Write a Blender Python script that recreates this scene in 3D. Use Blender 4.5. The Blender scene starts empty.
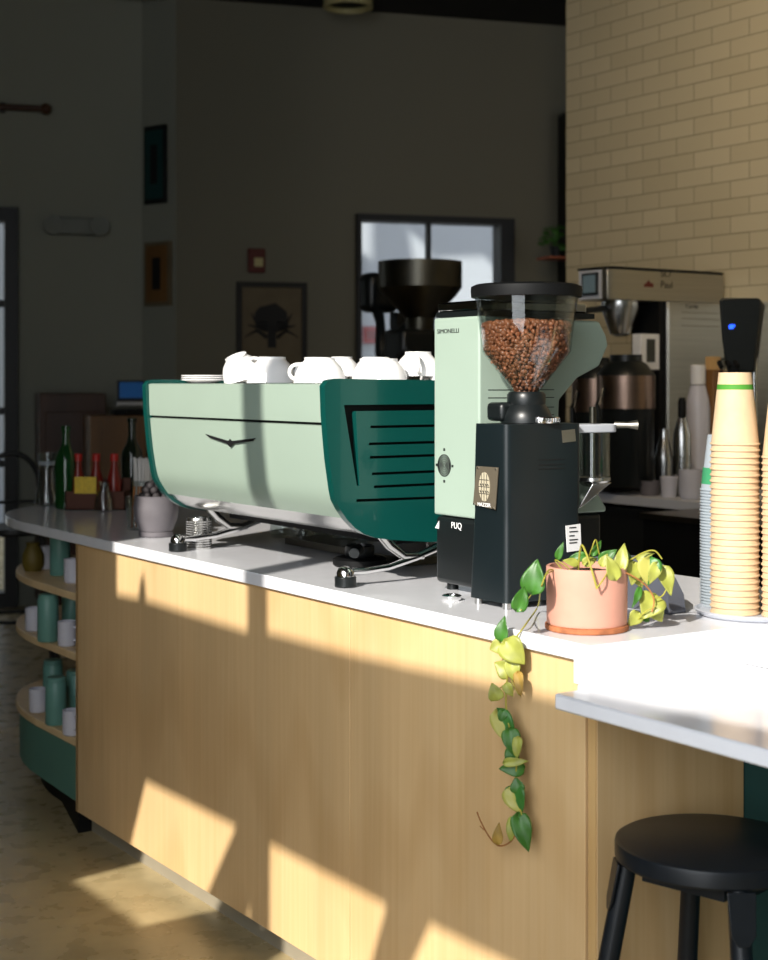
import bpy, bmesh, math, random
from mathutils import Vector, Matrix, noise
from mathutils.geometry import intersect_line_plane
random.seed(7)
PI = math.pi
C = bpy.context.scene.collection
SC = bpy.context.scene

# ------------------------------------------------------------ camera
CAMZ = 1.33; FZ = .065; F = 1500.0; CX = 384.0; HY = 383.0
cd = bpy.data.cameras.new('camera'); cam = bpy.data.objects.new('camera', cd); C.objects.link(cam)
cam.location = (0, 0, CAMZ); cam.rotation_euler = (PI/2, 0, 0)
cd.sensor_fit = 'HORIZONTAL'; cd.sensor_width = 36; cd.lens = 36*F/768; cd.shift_y = -(480-HY)/768
cd.clip_start = 0.05; cd.clip_end = 200
cd.dof.use_dof = True; cd.dof.focus_distance = 2.95; cd.dof.aperture_fstop = 6.3
SC.camera = cam
SC.view_settings.view_transform = 'Standard'; SC.view_settings.look = 'None'
SC.view_settings.gamma = 1.0; SC.view_settings.exposure = 0.0
try: SC.view_settings.use_curve_mapping = False
except Exception: pass

# ------------------------------------------------------------ world, sun, window daylight
w = bpy.data.worlds.new('sky'); SC.world = w; w.use_nodes = True
bg = w.node_tree.nodes['Background']; bg.inputs[0].default_value = (.80, .83, .90, 1); bg.inputs[1].default_value = 2.0

SUN_AZ = math.radians(29.2); SUN_EL = math.radians(31.0)
SUN = Vector((math.sin(SUN_AZ)*math.cos(SUN_EL), math.cos(SUN_AZ)*math.cos(SUN_EL), -math.sin(SUN_EL)))
sd = bpy.data.lights.new('sun', 'SUN'); sd.energy = 6.3; sd.angle = math.radians(0.6); sd.color = (1.0, .94, .85)
so = bpy.data.objects.new('sun', sd); C.objects.link(so)
so.rotation_euler = SUN.to_track_quat('-Z', 'Y').to_euler()

# counter frame: u along the counter towards the right, v across it away from the customers
CD = Vector((-.554, .8325, 0)).normalized()
U = -CD; V = Vector((CD.y, -CD.x, 0))
P0 = Vector((.3274, 2.3955, 0)); RZ = math.atan2(U.y, U.x)
def W(u, v, z=0): return P0 + U*u + V*v + Vector((0, 0, z))
def uvz(p):
    q = p - P0; return (q.dot(U), q.dot(V), p.z)
CAM = Vector((0, 0, CAMZ))
def ray(px, py): return Vector(((px-CX)/F, 1, -(py-HY)/F))
def on_z(px, py, z):
    d = ray(px, py); return uvz(CAM + d*((z-CAMZ)/d.z))
def on_v(px, py, v):
    d = ray(px, py); k = (v-uvz(CAM)[1])/d.dot(V); return uvz(CAM+d*k)
def on_u(px, py, u):
    d = ray(px, py); k = (u-uvz(CAM)[0])/d.dot(U); return uvz(CAM+d*k)
def at(px, py, Y): return CAM + ray(px, py)*Y

def area(name, loc, direction, sx, sy, power, color):
    l = bpy.data.lights.new(name, 'AREA'); l.shape = 'RECTANGLE'; l.size = sx; l.size_y = sy; l.energy = power; l.color = color
    o = bpy.data.objects.new(name, l); C.objects.link(o); o.location = loc
    o.rotation_euler = Vector(direction).to_track_quat('-Z', 'Z').to_euler(); return o
def lamp(name, loc, power, color, r=.12):
    l = bpy.data.lights.new(name, 'POINT'); l.energy = power; l.color = color; l.shadow_soft_size = r
    o = bpy.data.objects.new(name, l); C.objects.link(o); o.location = loc; return o
sl = bpy.data.lights.new('tile_fill_spot', 'SPOT'); sl.energy = 98; sl.color = (1.0, .77, .50); sl.spot_size = math.radians(120); sl.spot_blend = 1; sl.shadow_soft_size = .15  # warm fill added to brighten the tiled wall, no fixture behind it
so2 = bpy.data.objects.new('tile_fill_spot', sl); C.objects.link(so2); so2.location = W(-1.0, 1.0, 3.2)
so2.rotation_euler = (W(-1.7, 2.95, 1.9)-so2.location).to_track_quat('-Z', 'Y').to_euler()
VF = -2.2    # plane of the window wall behind the camera
area('window_daylight', W(1.6, VF+.06, 1.9), V, 3.0, 2.3, 84, (.92, .96, 1.0))

# ------------------------------------------------------------ materials
MATS = {}
def s2l(c):
    return tuple(((x/12.92) if x <= .04045 else ((x+.055)/1.055)**2.4) for x in [y/255 for y in c])
def mat(name, rgb, rough=.5, metal=0, var=.06, scale=(8, 8, 8), bump=0, spec=.5, trans=0, ior=1.45, coat=0, emit=None, es=0, alpha=1, detail=3):
    m = bpy.data.materials.new(name); m.use_nodes = True; nt = m.node_tree; N = nt.nodes; L = nt.links
    b = N['Principled BSDF']; c = s2l(rgb)
    b.inputs['Roughness'].default_value = rough; b.inputs['Metallic'].default_value = metal
    b.inputs['Specular IOR Level'].default_value = spec; b.inputs['IOR'].default_value = ior
    b.inputs['Transmission Weight'].default_value = trans; b.inputs['Coat Weight'].default_value = coat
    b.inputs['Alpha'].default_value = alpha
    tc = N.new('ShaderNodeTexCoord'); mp = N.new('ShaderNodeMapping'); mp.inputs['Scale'].default_value = scale
    nz = N.new('ShaderNodeTexNoise'); nz.inputs['Scale'].default_value = 1; nz.inputs['Detail'].default_value = detail
    L.new(tc.outputs['Object'], mp.inputs[0]); L.new(mp.outputs[0], nz.inputs['Vector'])
    r = N.new('ShaderNodeValToRGB'); r.color_ramp.elements[0].position = .3; r.color_ramp.elements[1].position = .7
    r.color_ramp.elements[0].color = tuple(x*(1-var) for x in c)+(1,); r.color_ramp.elements[1].color = tuple(min(1, x*(1+var)) for x in c)+(1,)
    L.new(nz.outputs[0], r.inputs[0]); L.new(r.outputs[0], b.inputs['Base Color'])
    if bump:
        bp = N.new('ShaderNodeBump'); bp.inputs['Strength'].default_value = bump; bp.inputs['Distance'].default_value = .002
        L.new(nz.outputs[0], bp.inputs['Height']); L.new(bp.outputs[0], b.inputs['Normal'])
    if emit: b.inputs['Emission Color'].default_value = s2l(emit)+(1,); b.inputs['Emission Strength'].default_value = es
    MATS[name] = m; return m
def glass(name, rgb, amount=.85, rough=.02):
    """thin clear plastic or glass: mostly see-through with a glossy skin"""
    m = bpy.data.materials.new(name); m.use_nodes = True; nt = m.node_tree; N = nt.nodes; L = nt.links
    N.remove(N['Principled BSDF']); out = N['Material Output']
    t = N.new('ShaderNodeBsdfTransparent'); t.inputs[0].default_value = s2l(rgb)+(1,)
    if rough > .1:
        g = N.new('ShaderNodeBsdfPrincipled'); g.inputs['Base Color'].default_value = tuple(x*.8 for x in s2l(rgb))+(1,); g.inputs['Roughness'].default_value = rough
    else:
        g = N.new('ShaderNodeBsdfGlossy'); g.inputs[0].default_value = (.9, .9, .9, 1); g.inputs['Roughness'].default_value = max(rough, .04)
    lw = N.new('ShaderNodeLayerWeight'); lw.inputs[0].default_value = .3
    mr = N.new('ShaderNodeMapRange'); mr.inputs[3].default_value = (1-amount) if rough > .1 else (1-amount)*.35; mr.inputs[4].default_value = min(1, (1-amount)*2+.2)
    mx = N.new('ShaderNodeMixShader'); L.new(lw.outputs['Facing'], mr.inputs[0]); L.new(mr.outputs[0], mx.inputs[0])
    L.new(t.outputs[0], mx.inputs[1]); L.new(g.outputs[0], mx.inputs[2]); L.new(mx.outputs[0], out.inputs[0])
    MATS[name] = m; return m

def wood(name, rgb, var=.16, scale=(9, 9, .55), rough=.42, streak=.22):
    m = mat(name, rgb, rough=rough, var=var, scale=scale, detail=5)
    nt = m.node_tree; N = nt.nodes; L = nt.links; b = N['Principled BSDF']
    base = b.inputs['Base Color'].links[0].from_socket
    tc = N.new('ShaderNodeTexCoord'); mp = N.new('ShaderNodeMapping'); mp.inputs['Scale'].default_value = (scale[0]*14, scale[1]*14, scale[2]*3)
    nz = N.new('ShaderNodeTexNoise'); nz.inputs['Scale'].default_value = 1; nz.inputs['Detail'].default_value = 4; nz.inputs['Distortion'].default_value = .6
    L.new(tc.outputs['Object'], mp.inputs[0]); L.new(mp.outputs[0], nz.inputs[0])
    r = N.new('ShaderNodeValToRGB'); r.color_ramp.elements[0].position = .35; r.color_ramp.elements[1].position = .65
    v = 1-streak*.5; r.color_ramp.elements[0].color = (v, v*.97, v*.92, 1); r.color_ramp.elements[1].color = (1, 1, 1, 1)
    L.new(nz.outputs[0], r.inputs[0])
    mx = N.new('ShaderNodeMix'); mx.data_type = 'RGBA'; mx.blend_type = 'MULTIPLY'; mx.inputs[0].default_value = 1
    L.new(base, mx.inputs[6]); L.new(r.outputs[0], mx.inputs[7])
    # a few cathedral figures and rare flecks
    mp2 = N.new('ShaderNodeMapping'); mp2.inputs['Scale'].default_value = (5, 5, .9)
    wv = N.new('ShaderNodeTexWave'); wv.wave_type = 'RINGS'; wv.inputs['Scale'].default_value = .7; wv.inputs['Distortion'].default_value = 7; wv.inputs['Detail'].default_value = 3
    L.new(tc.outputs['Object'], mp2.inputs[0]); L.new(mp2.outputs[0], wv.inputs[0])
    r2 = N.new('ShaderNodeValToRGB'); r2.color_ramp.elements[0].position = 0; r2.color_ramp.elements[1].position = .5
    r2.color_ramp.elements[0].color = (.93, .90, .86, 1); r2.color_ramp.elements[1].color = (1, 1, 1, 1); L.new(wv.outputs[0], r2.inputs[0])
    mx2 = N.new('ShaderNodeMix'); mx2.data_type = 'RGBA'; mx2.blend_type = 'MULTIPLY'; mx2.inputs[0].default_value = 1
    L.new(mx.outputs[2], mx2.inputs[6]); L.new(r2.outputs[0], mx2.inputs[7]); L.new(mx2.outputs[2], b.inputs['Base Color'])
    return m

wood('maple', (224, 190, 141), var=.09, scale=(5, 5, .5), streak=.09); wood('maple_edge', (208, 172, 118), var=.08, streak=.08); wood('maple_light', (232, 204, 158), var=.08, streak=.08)
wood('brown_wood', (74, 44, 24), var=.3); wood('tan_wood', (128, 92, 52), var=.2)
mat('quartz', (230, 231, 236), rough=.14, var=.02, scale=(30, 30, 30), spec=.5)
mat('mint', (157, 175, 161), rough=.38, var=.015, spec=.5)
mat('mint_ware', (96, 142, 132), rough=.4, var=.04)
mat('mint_base', (88, 134, 120), rough=.5)
mat('deep_green', (9, 70, 64), rough=.28, var=.03, spec=.5, coat=.3)
mat('teal_panel', (18, 62, 62), rough=.5, var=.05)
mat('black_plastic', (20, 24, 25), rough=.34, var=.1)
mat('grinder_black', (18, 27, 30), rough=.36, var=.05, spec=.55)
mat('matte_black', (12, 13, 14), rough=.6, spec=.25, var=.1)
mat('stool_black', (20, 25, 31), rough=.38, var=.12, scale=(40, 40, 40), spec=.5)
mat('steel', (200, 200, 198), rough=.24, metal=1, var=.06, scale=(3, 3, 60))
mat('bright_steel', (222, 222, 222), rough=.12, metal=1, var=.03)
mat('brushed_steel', (176, 172, 160), rough=.38, metal=1, var=.07, scale=(2, 2, 90))
mat('dark_steel', (84, 82, 74), rough=.35, metal=1, var=.15)
mat('bronze_steel', (150, 126, 112), rough=.3, metal=1, var=.06, scale=(3, 3, 60))
mat('porcelain', (240, 240, 240), rough=.18, var=.01)
mat('mug_white', (196, 196, 206), rough=.3, var=.02)
mat('white_plastic', (222, 222, 222), rough=.4, var=.02)
mat('grey_ceramic', (104, 100, 104), rough=.5, var=.08, scale=(25, 25, 25))
mat('dark_stone', (52, 48, 50), rough=.7, var=.5, scale=(60, 60, 60))
mat('terracotta', (204, 148, 128), rough=.75, var=.05, scale=(20, 20, 20), bump=.2)
mat('terracotta_rim', (160, 98, 62), rough=.8, var=.35, scale=(50, 50, 50))
mat('soil', (62, 42, 28), rough=.95, var=.5, scale=(90, 90, 90), bump=1)
mat('slate_plastic', (84, 88, 98), rough=.5, var=.05)
mat('grey_tray', (188, 192, 200), rough=.4, var=.03)
mat('bean', (164, 100, 68), rough=.34, var=.35, scale=(60, 60, 60), spec=.6)
mat('bean_dark', (60, 32, 22), rough=.5, var=.3)
mat('stem', (158, 152, 56), rough=.6, var=.15)
mat('dry_stem', (158, 104, 56), rough=.8, var=.25)
mat('leaf_green', (58, 106, 36), rough=.4, var=.25, scale=(30, 30, 30))
mat('leaf_lime', (150, 154, 68), rough=.42, var=.22, scale=(35, 35, 35))
mat('leaf_dry', (150, 120, 50), rough=.6, var=.3, scale=(40, 40, 40))
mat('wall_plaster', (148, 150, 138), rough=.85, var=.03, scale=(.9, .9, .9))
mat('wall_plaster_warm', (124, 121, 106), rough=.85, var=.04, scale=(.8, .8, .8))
mat('ceiling_dark', (32, 32, 33), rough=.8, var=.1)
mat('frame_black', (15, 17, 18), rough=.45)
mat('picture_mat', (112, 100, 78), rough=.7, var=.1)
mat('ink', (20, 20, 22), rough=.6)
mat('plate_bronze', (104, 96, 82), rough=.4, metal=.2); mat('red_cap', (176, 34, 28), rough=.4); mat('yellow_label', (208, 176, 34), rough=.5, var=.15, scale=(60, 60, 60)); mat('brown_box', (82, 44, 28), rough=.7)
mat('red_sign', (170, 44, 50), rough=.5)
mat('blue_screen', (30, 90, 150), rough=.3, emit=(30, 110, 190), es=.10)
mat('lcd', (110, 130, 140), rough=.2, emit=(120, 150, 160), es=.05)
mat('blue_led', (30, 70, 255), rough=.3, emit=(40, 90, 255), es=2.5)
mat('green_print', (60, 140, 96), rough=.5); mat('copper', (170, 92, 62), rough=.5, metal=.5)
mat('alarm_red', (92, 34, 28), rough=.5)
mat('sauce', (120, 26, 14), rough=.3)
mat('outer_wall', (196, 198, 206), rough=.8, var=.02, scale=(1, 1, 1))
mat('outer_ground', (150, 150, 150), rough=.9)
mat('straw', (214, 210, 204), rough=.5)
mat('lamp_white', (190, 180, 130), rough=.5, var=.02)
mat('yellow_bag', (92, 78, 22), rough=.6, var=.3)
glass('clear', (236, 240, 240), .86); glass('hopper_clear', (236, 240, 240), .88)
glass('smoked', (60, 70, 72), .45); glass('pane', (235, 240, 240), .93); glass('frosted', (205, 215, 222), .5, .3)
mat('green_glass', (14, 64, 24), rough=.08, alpha=.85, spec=.7); mat('dark_glass', (22, 34, 22), rough=.1, alpha=.9, spec=.6); mat('toe_metal', (150, 142, 124), rough=.5)

def kraft():
    m = mat('kraft', (208, 180, 144), rough=.7, var=.06, scale=(40, 40, 40)); nt = m.node_tree; N = nt.nodes; L = nt.links
    b = N['Principled BSDF']; base = b.inputs['Base Color'].links[0].from_socket
    tc = N.new('ShaderNodeTexCoord'); sx = N.new('ShaderNodeSeparateXYZ'); L.new(tc.outputs['Object'], sx.inputs[0])
    r = N.new('ShaderNodeValToRGB'); r.color_ramp.interpolation = 'CONSTANT'; e = r.color_ramp.elements
    e[0].position = 0; e[0].color = (0, 0, 0, 1); e[1].position = .0985/.2; e[1].color = (1, 1, 1, 1); x = e.new(.108/.2); x.color = (0, 0, 0, 1)
    mm = N.new('ShaderNodeMath'); mm.operation = 'MULTIPLY'; mm.inputs[1].default_value = 5; L.new(sx.outputs[2], mm.inputs[0]); L.new(mm.outputs[0], r.inputs[0])
    mx = N.new('ShaderNodeMix'); mx.data_type = 'RGBA'; L.new(r.outputs[0], mx.inputs[0]); L.new(base, mx.inputs[6]); mx.inputs[7].default_value = s2l((70, 138, 44))+(1,)
    L.new(mx.outputs[2], b.inputs['Base Color'])
kraft()
def variegated():
    m = mat('leaf_split', (56, 112, 44), rough=.4, var=.2, scale=(30, 30, 30)); nt = m.node_tree; N = nt.nodes; L = nt.links
    b = N['Principled BSDF']; base = b.inputs['Base Color'].links[0].from_socket
    tc = N.new('ShaderNodeTexCoord'); sx = N.new('ShaderNodeSeparateXYZ'); L.new(tc.outputs['Object'], sx.inputs[0])
    nz = N.new('ShaderNodeTexNoise'); nz.inputs['Scale'].default_value = 60; L.new(tc.outputs['Object'], nz.inputs['Vector'])
    a = N.new('ShaderNodeMath'); a.operation = 'MULTIPLY_ADD'; a.inputs[1].default_value = .01; L.new(nz.outputs[0], a.inputs[0]); L.new(sx.outputs[0], a.inputs[2])
    g = N.new('ShaderNodeMath'); g.operation = 'GREATER_THAN'; g.inputs[1].default_value = .005; L.new(a.outputs[0], g.inputs[0])
    mx = N.new('ShaderNodeMix'); mx.data_type = 'RGBA'; L.new(g.outputs[0], mx.inputs[0]); L.new(base, mx.inputs[6]); mx.inputs[7].default_value = s2l((172, 168, 84))+(1,)
    L.new(mx.outputs[2], b.inputs['Base Color'])
variegated()
def tile_mat():
    m = mat('subway_tile', (206, 196, 166), rough=.32, var=.04); nt = m.node_tree; N = nt.nodes; L = nt.links; b = N['Principled BSDF']
    tc = N.new('ShaderNodeTexCoord'); sx = N.new('ShaderNodeSeparateXYZ'); cb = N.new('ShaderNodeCombineXYZ')
    L.new(tc.outputs['Object'], sx.inputs[0]); L.new(sx.outputs[0], cb.inputs[0]); L.new(sx.outputs[2], cb.inputs[1])
    br = N.new('ShaderNodeTexBrick'); br.offset = .5; br.inputs['Scale'].default_value = 1
    br.inputs['Brick Width'].default_value = .204; br.inputs['Row Height'].default_value = .0717; br.inputs['Mortar Size'].default_value = .0022
    br.inputs['Color1'].default_value = s2l((206, 194, 162))+(1,); br.inputs['Color2'].default_value = s2l((196, 184, 152))+(1,); br.inputs['Mortar'].default_value = s2l((146, 134, 106))+(1,)
    br.inputs['Mortar Smooth'].default_value = .2
    L.new(cb.outputs[0], br.inputs[0]); L.new(br.outputs[0], b.inputs['Base Color'])
    bp = N.new('ShaderNodeBump'); bp.invert = True; bp.inputs['Strength'].default_value = .5; bp.inputs['Distance'].default_value = .003
    L.new(br.outputs['Fac'], bp.inputs['Height']); L.new(bp.outputs[0], b.inputs['Normal'])
tile_mat()
def floor_mat():
    m = mat('polished_concrete', (188, 170, 128), rough=.25, var=.22, scale=(1.6, 1.6, 1.6), detail=6, spec=.45); nt = m.node_tree; N = nt.nodes; L = nt.links; b = N['Principled BSDF']
    base = b.inputs['Base Color'].links[0].from_socket
    tc = N.new('ShaderNodeTexCoord'); nz = N.new('ShaderNodeTexNoise'); nz.inputs['Scale'].default_value = 14; nz.inputs['Detail'].default_value = 8
    L.new(tc.outputs['Object'], nz.inputs['Vector'])
    r = N.new('ShaderNodeValToRGB'); r.color_ramp.elements[0].position = .3; r.color_ramp.elements[0].color = (.74, .72, .68, 1); r.color_ramp.elements[1].position = .7
    L.new(nz.outputs[0], r.inputs[0]); mx = N.new('ShaderNodeMix'); mx.data_type = 'RGBA'; mx.blend_type = 'MULTIPLY'; mx.inputs[0].default_value = 1
    L.new(base, mx.inputs[6]); L.new(r.outputs[0], mx.inputs[7]); L.new(mx.outputs[2], b.inputs['Base Color'])
    rr = N.new('ShaderNodeMapRange'); rr.inputs[3].default_value = .16; rr.inputs[4].default_value = .42; L.new(nz.outputs[0], rr.inputs[0]); L.new(rr.outputs[0], b.inputs['Roughness'])
floor_mat()

# ------------------------------------------------------------ mesh helpers
class MB:
    def __init__(s): s.bm = bmesh.new()
    def box(s, c, d, rot=None):
        M = Matrix.Translation(c)
        if rot: M = M @ (Matrix.Rotation(rot[2], 4, 'Z') @ Matrix.Rotation(rot[1], 4, 'Y') @ Matrix.Rotation(rot[0], 4, 'X'))
        bmesh.ops.create_cube(s.bm, size=1, matrix=M @ Matrix.Diagonal((d[0], d[1], d[2], 1))); return s
    def bb(s, a, b): return s.box([(a[i]+b[i])/2 for i in range(3)], [abs(b[i]-a[i]) for i in range(3)])
    def cone(s, a, b, r0, r1, seg=24):
        a = Vector(a); b = Vector(b); q = (b-a).to_track_quat('Z', 'Y').to_matrix().to_4x4()
        bmesh.ops.create_cone(s.bm, cap_ends=True, segments=seg, radius1=r0, radius2=r1, depth=(b-a).length, matrix=Matrix.Translation((a+b)/2) @ q); return s
    def cyl(s, a, b, r, seg=24): return s.cone(a, b, r, r, seg)
    def ball(s, c, r, sc=(1, 1, 1), seg=20, rot=None):
        M = Matrix.Translation(c) @ (rot if rot else Matrix()) @ Matrix.Diagonal((sc[0], sc[1], sc[2], 1))
        bmesh.ops.create_uvsphere(s.bm, u_segments=seg, v_segments=max(6, seg//2), radius=r, matrix=M); return s
    def lathe(s, prof, c=(0, 0, 0), seg=32, M=None):
        rings = []
        for r, z in prof:
            if r < 1e-6: rings.append([s.bm.verts.new((c[0], c[1], c[2]+z))])
            else: rings.append([s.bm.verts.new((c[0]+r*math.cos(2*PI*i/seg), c[1]+r*math.sin(2*PI*i/seg), c[2]+z)) for i in range(seg)])
        vs = [v for g in rings for v in g]
        for a, b in zip(rings, rings[1:]):
            for i in range(seg):
                j = (i+1) % seg
                if len(a) == 1 and len(b) == 1: continue
                f = [a[0], b[j], b[i]] if len(a) == 1 else ([a[i], a[j], b[0]] if len(b) == 1 else [a[i], a[j], b[j], b[i]])
                try: s.bm.faces.new(f)
                except ValueError: pass
        if M: bmesh.ops.transform(s.bm, matrix=M, verts=vs)
        return s
    def tube(s, pts, r, seg=10, cap=True):
        pts = [Vector(p) for p in pts]; n = len(pts); rs = r if isinstance(r, (list, tuple)) else [r]*n
        rings = []; up = Vector((.13, .31, .94))
        for i, p in enumerate(pts):
            t = (pts[min(i+1, n-1)]-pts[max(i-1, 0)]).normalized()
            x = t.cross(up)
            if x.length < 1e-3: x = t.cross(Vector((1, 0, 0)))
            x.normalize(); y = t.cross(x); up = y.cross(t) if False else up
            rings.append([s.bm.verts.new(p+(x*math.cos(2*PI*k/seg)+y*math.sin(2*PI*k/seg))*rs[i]) for k in range(seg)])
        for a, b in zip(rings, rings[1:]):
            for k in range(seg):
                j = (k+1) % seg; s.bm.faces.new((a[k], a[j], b[j], b[k]))
        if cap: s.bm.faces.new(rings[0][::-1]); s.bm.faces.new(rings[-1])
        return s
    def prism(s, pts, d):
        """closed 3-D outline extruded by vector d"""
        a = [s.bm.verts.new(p) for p in pts]; d = Vector(d); b = [s.bm.verts.new(Vector(p)+d) for p in pts]; n = len(a)
        s.bm.faces.new(a[::-1]); s.bm.faces.new(b)
        for i in range(n): s.bm.faces.new((a[i], a[(i+1) % n], b[(i+1) % n], b[i]))
        return s
    def mesh(s, me, M):
        t = bmesh.new(); t.from_mesh(me); bmesh.ops.transform(t, matrix=M, verts=t.verts[:])
        tmp = bpy.data.meshes.new('tmp'); t.to_mesh(tmp); t.free(); s.bm.from_mesh(tmp); bpy.data.meshes.remove(tmp); return s
    def build(s, name, m, parent=None, bevel=0, seg=2, smooth=True, inv=None):
        if inv is not None: bmesh.ops.transform(s.bm, matrix=inv, verts=s.bm.verts[:])
        bmesh.ops.recalc_face_normals(s.bm, faces=s.bm.faces[:])
        me = bpy.data.meshes.new(name); s.bm.to_mesh(me); s.bm.free()
        me.materials.append(MATS[m])
        if smooth:
            for p in me.polygons: p.use_smooth = True
            me.set_sharp_from_angle(angle=math.radians(35))
        o = bpy.data.objects.new(name, me); C.objects.link(o)
        if parent: o.parent = parent
        if bevel:
            b = o.modifiers.new('bevel', 'BEVEL'); b.width = bevel; b.segments = seg; b.limit_method = 'ANGLE'; b.angle_limit = math.radians(35)
        return o
def basis(o, x, y):
    x = Vector(x).normalized(); y = Vector(y).normalized(); z = x.cross(y)
    M = Matrix((x, y, z)).transposed().to_4x4(); M.translation = Vector(o); return M
def flat_mesh(outlines, thick):
    cu = bpy.data.curves.new('c', 'CURVE'); cu.dimensions = '2D'; cu.fill_mode = 'BOTH'; cu.extrude = thick/2
    for o in outlines:
        sp = cu.splines.new('POLY'); sp.points.add(len(o)-1); sp.use_cyclic_u = True
        for i, p in enumerate(o): sp.points[i].co = (p[0], p[1], 0, 1)
    ob = bpy.data.objects.new('c', cu); me = bpy.data.meshes.new_from_object(ob); bpy.data.objects.remove(ob); bpy.data.curves.remove(cu); return me
def text_mesh(t, size, thick=.0006, sx=1):
    cu = bpy.data.curves.new('t', 'FONT'); cu.body = t; cu.size = size; cu.extrude = thick/2; cu.align_x = 'CENTER'; cu.align_y = 'CENTER'
    ob = bpy.data.objects.new('t', cu); me = bpy.data.meshes.new_from_object(ob); bpy.data.objects.remove(ob); bpy.data.curves.remove(cu)
    me.transform(Matrix.Diagonal((sx, 1, 1, 1))); return me

def tagt(o, label, cat, group=None, kind=None):
    o['label'] = label; o['category'] = cat
    if group: o['group'] = group
    if kind: o['kind'] = kind
    return o
def thing(name, label, cat, loc, rz=0, group=None):
    o = bpy.data.objects.new(name, None); C.objects.link(o); o.empty_display_size = .05
    o.location = loc; o.rotation_euler = (0, 0, rz); return tagt(o, label, cat, group)
def cthing(name, label, cat, u, v, z, rz=0, group=None): return thing(name, label, cat, W(u, v, z), RZ+rz, group)
def struct(o): o['kind'] = 'structure'; return o
def cplace(o, u=0, v=0, z=0, rz=0): o.location = W(u, v, z); o.rotation_euler = (0, 0, RZ+rz); return o
def copy_tree(o, parent=None):
    c = o.copy(); C.objects.link(c); c.parent = parent
    for ch in [x for x in bpy.data.objects if x.parent == o]: copy_tree(ch, c)
    return c
def rr(x0, y0, x1, y1, r, n=4):
    o = []
    for cx, cy, a in ((x1-r, y1-r, 0), (x0+r, y1-r, 90), (x0+r, y0+r, 180), (x1-r, y0+r, 270)):
        for i in range(n+1):
            t = math.radians(a+90*i/n); o.append((cx+r*math.cos(t), cy+r*math.sin(t)))
    return o
VX, VY, VZ = Vector((1, 0, 0)), Vector((0, 1, 0)), Vector((0, 0, 1))

# ============================================================ SETTING
WALLDIR = Vector((math.cos(math.radians(16.7)), math.sin(math.radians(16.7)), 0)); WN = Vector((-WALLDIR.y, WALLDIR.x, 0))
B0 = Vector((.294, 9, 0))
def px_on_wall(px, base, d):      # distance along wall direction d from base for an image column
    k = (px-CX)/F; return (k*base.y-base.x)/(d.x-k*d.y)
CEIL = 3.53
qB = px_on_wall(176, B0, WALLDIR); PB = B0+WALLDIR*qB
RD = (WN-WALLDIR*.75).normalized(); RNV = -Vector((RD.y, -RD.x, 0))
rA = px_on_wall(142, PB, RD); PA = PB+RD*rA

struct(MB().bb((-9, -4, -.1), (9, 13, FZ)).build('floor', 'polished_concrete', smooth=False))
# main ceiling, ending at the back wall line
e0 = PB-WALLDIR*3.9; e1 = PB+WALLDIR*9
UF0 = -6.0; UF1 = 3.9
struct(MB().prism([W(UF0, -2.2, CEIL), W(UF1, -2.2, CEIL), W(UF1, 3.05, CEIL), (9, 2, CEIL), (e1.x, e1.y, CEIL), (e0.x, e0.y, CEIL)], (0, 0, .15)).build('ceiling', 'ceiling_dark', smooth=False))
ac = [PB-WALLDIR*8, PB, PB+WN*3, PB+WN*3-WALLDIR*8]
struct(MB().prism([(p.x, p.y, 4.9) for p in ac], (0, 0, .1)).build('ceiling', 'ceiling_dark', smooth=False))
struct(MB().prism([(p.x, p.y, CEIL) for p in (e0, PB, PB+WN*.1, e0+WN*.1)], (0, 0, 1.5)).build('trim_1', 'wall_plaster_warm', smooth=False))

# back wall with the window
def zy(py, Y): return CAMZ-(py-HY)*Y/F
q0, q1 = px_on_wall(356, B0, WALLDIR), px_on_wall(511, B0, WALLDIR)
wz1 = zy(215, (B0+WALLDIR*q0).y); wz0 = .9
L_ = 7.0
me = flat_mesh([[(qB, 0), (L_, 0), (L_, CEIL), (qB, CEIL)], [(q0, wz0), (q1, wz0), (q1, wz1), (q0, wz1)]], .12)
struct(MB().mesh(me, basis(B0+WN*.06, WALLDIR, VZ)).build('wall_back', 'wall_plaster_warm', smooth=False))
M = basis(B0+WN*.02, WALLDIR, VZ)
win = bpy.data.objects.new('window_1', None); C.objects.link(win); struct(win)
fw = .022; rw = .085
me = flat_mesh([[(q0-.005, wz0-.02), (q1+.005, wz0-.02), (q1+.005, wz1+.005), (q0-.005, wz1+.005)], [(q0+fw, wz0+.04), (q1-rw, wz0+.04), (q1-rw, wz1-.035), (q0+fw, wz1-.035)]], .14)
MB().mesh(me, M).build('window_frame', 'frame_black', win)
qm = px_on_wall(429, B0, WALLDIR)
MB().mesh(flat_mesh([[(qm-.012, wz0), (qm+.012, wz0), (qm+.012, wz1), (qm-.012, wz1)]], .05), M).build('window_mullion', 'frame_black', win)
MB().mesh(flat_mesh([[(q0+.02, wz0+.02), (q1-.02, wz0+.02), (q1-.02, wz1-.02), (q0+.02, wz1-.02)]], .004), M).build('window_pane', 'pane', win)
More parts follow.
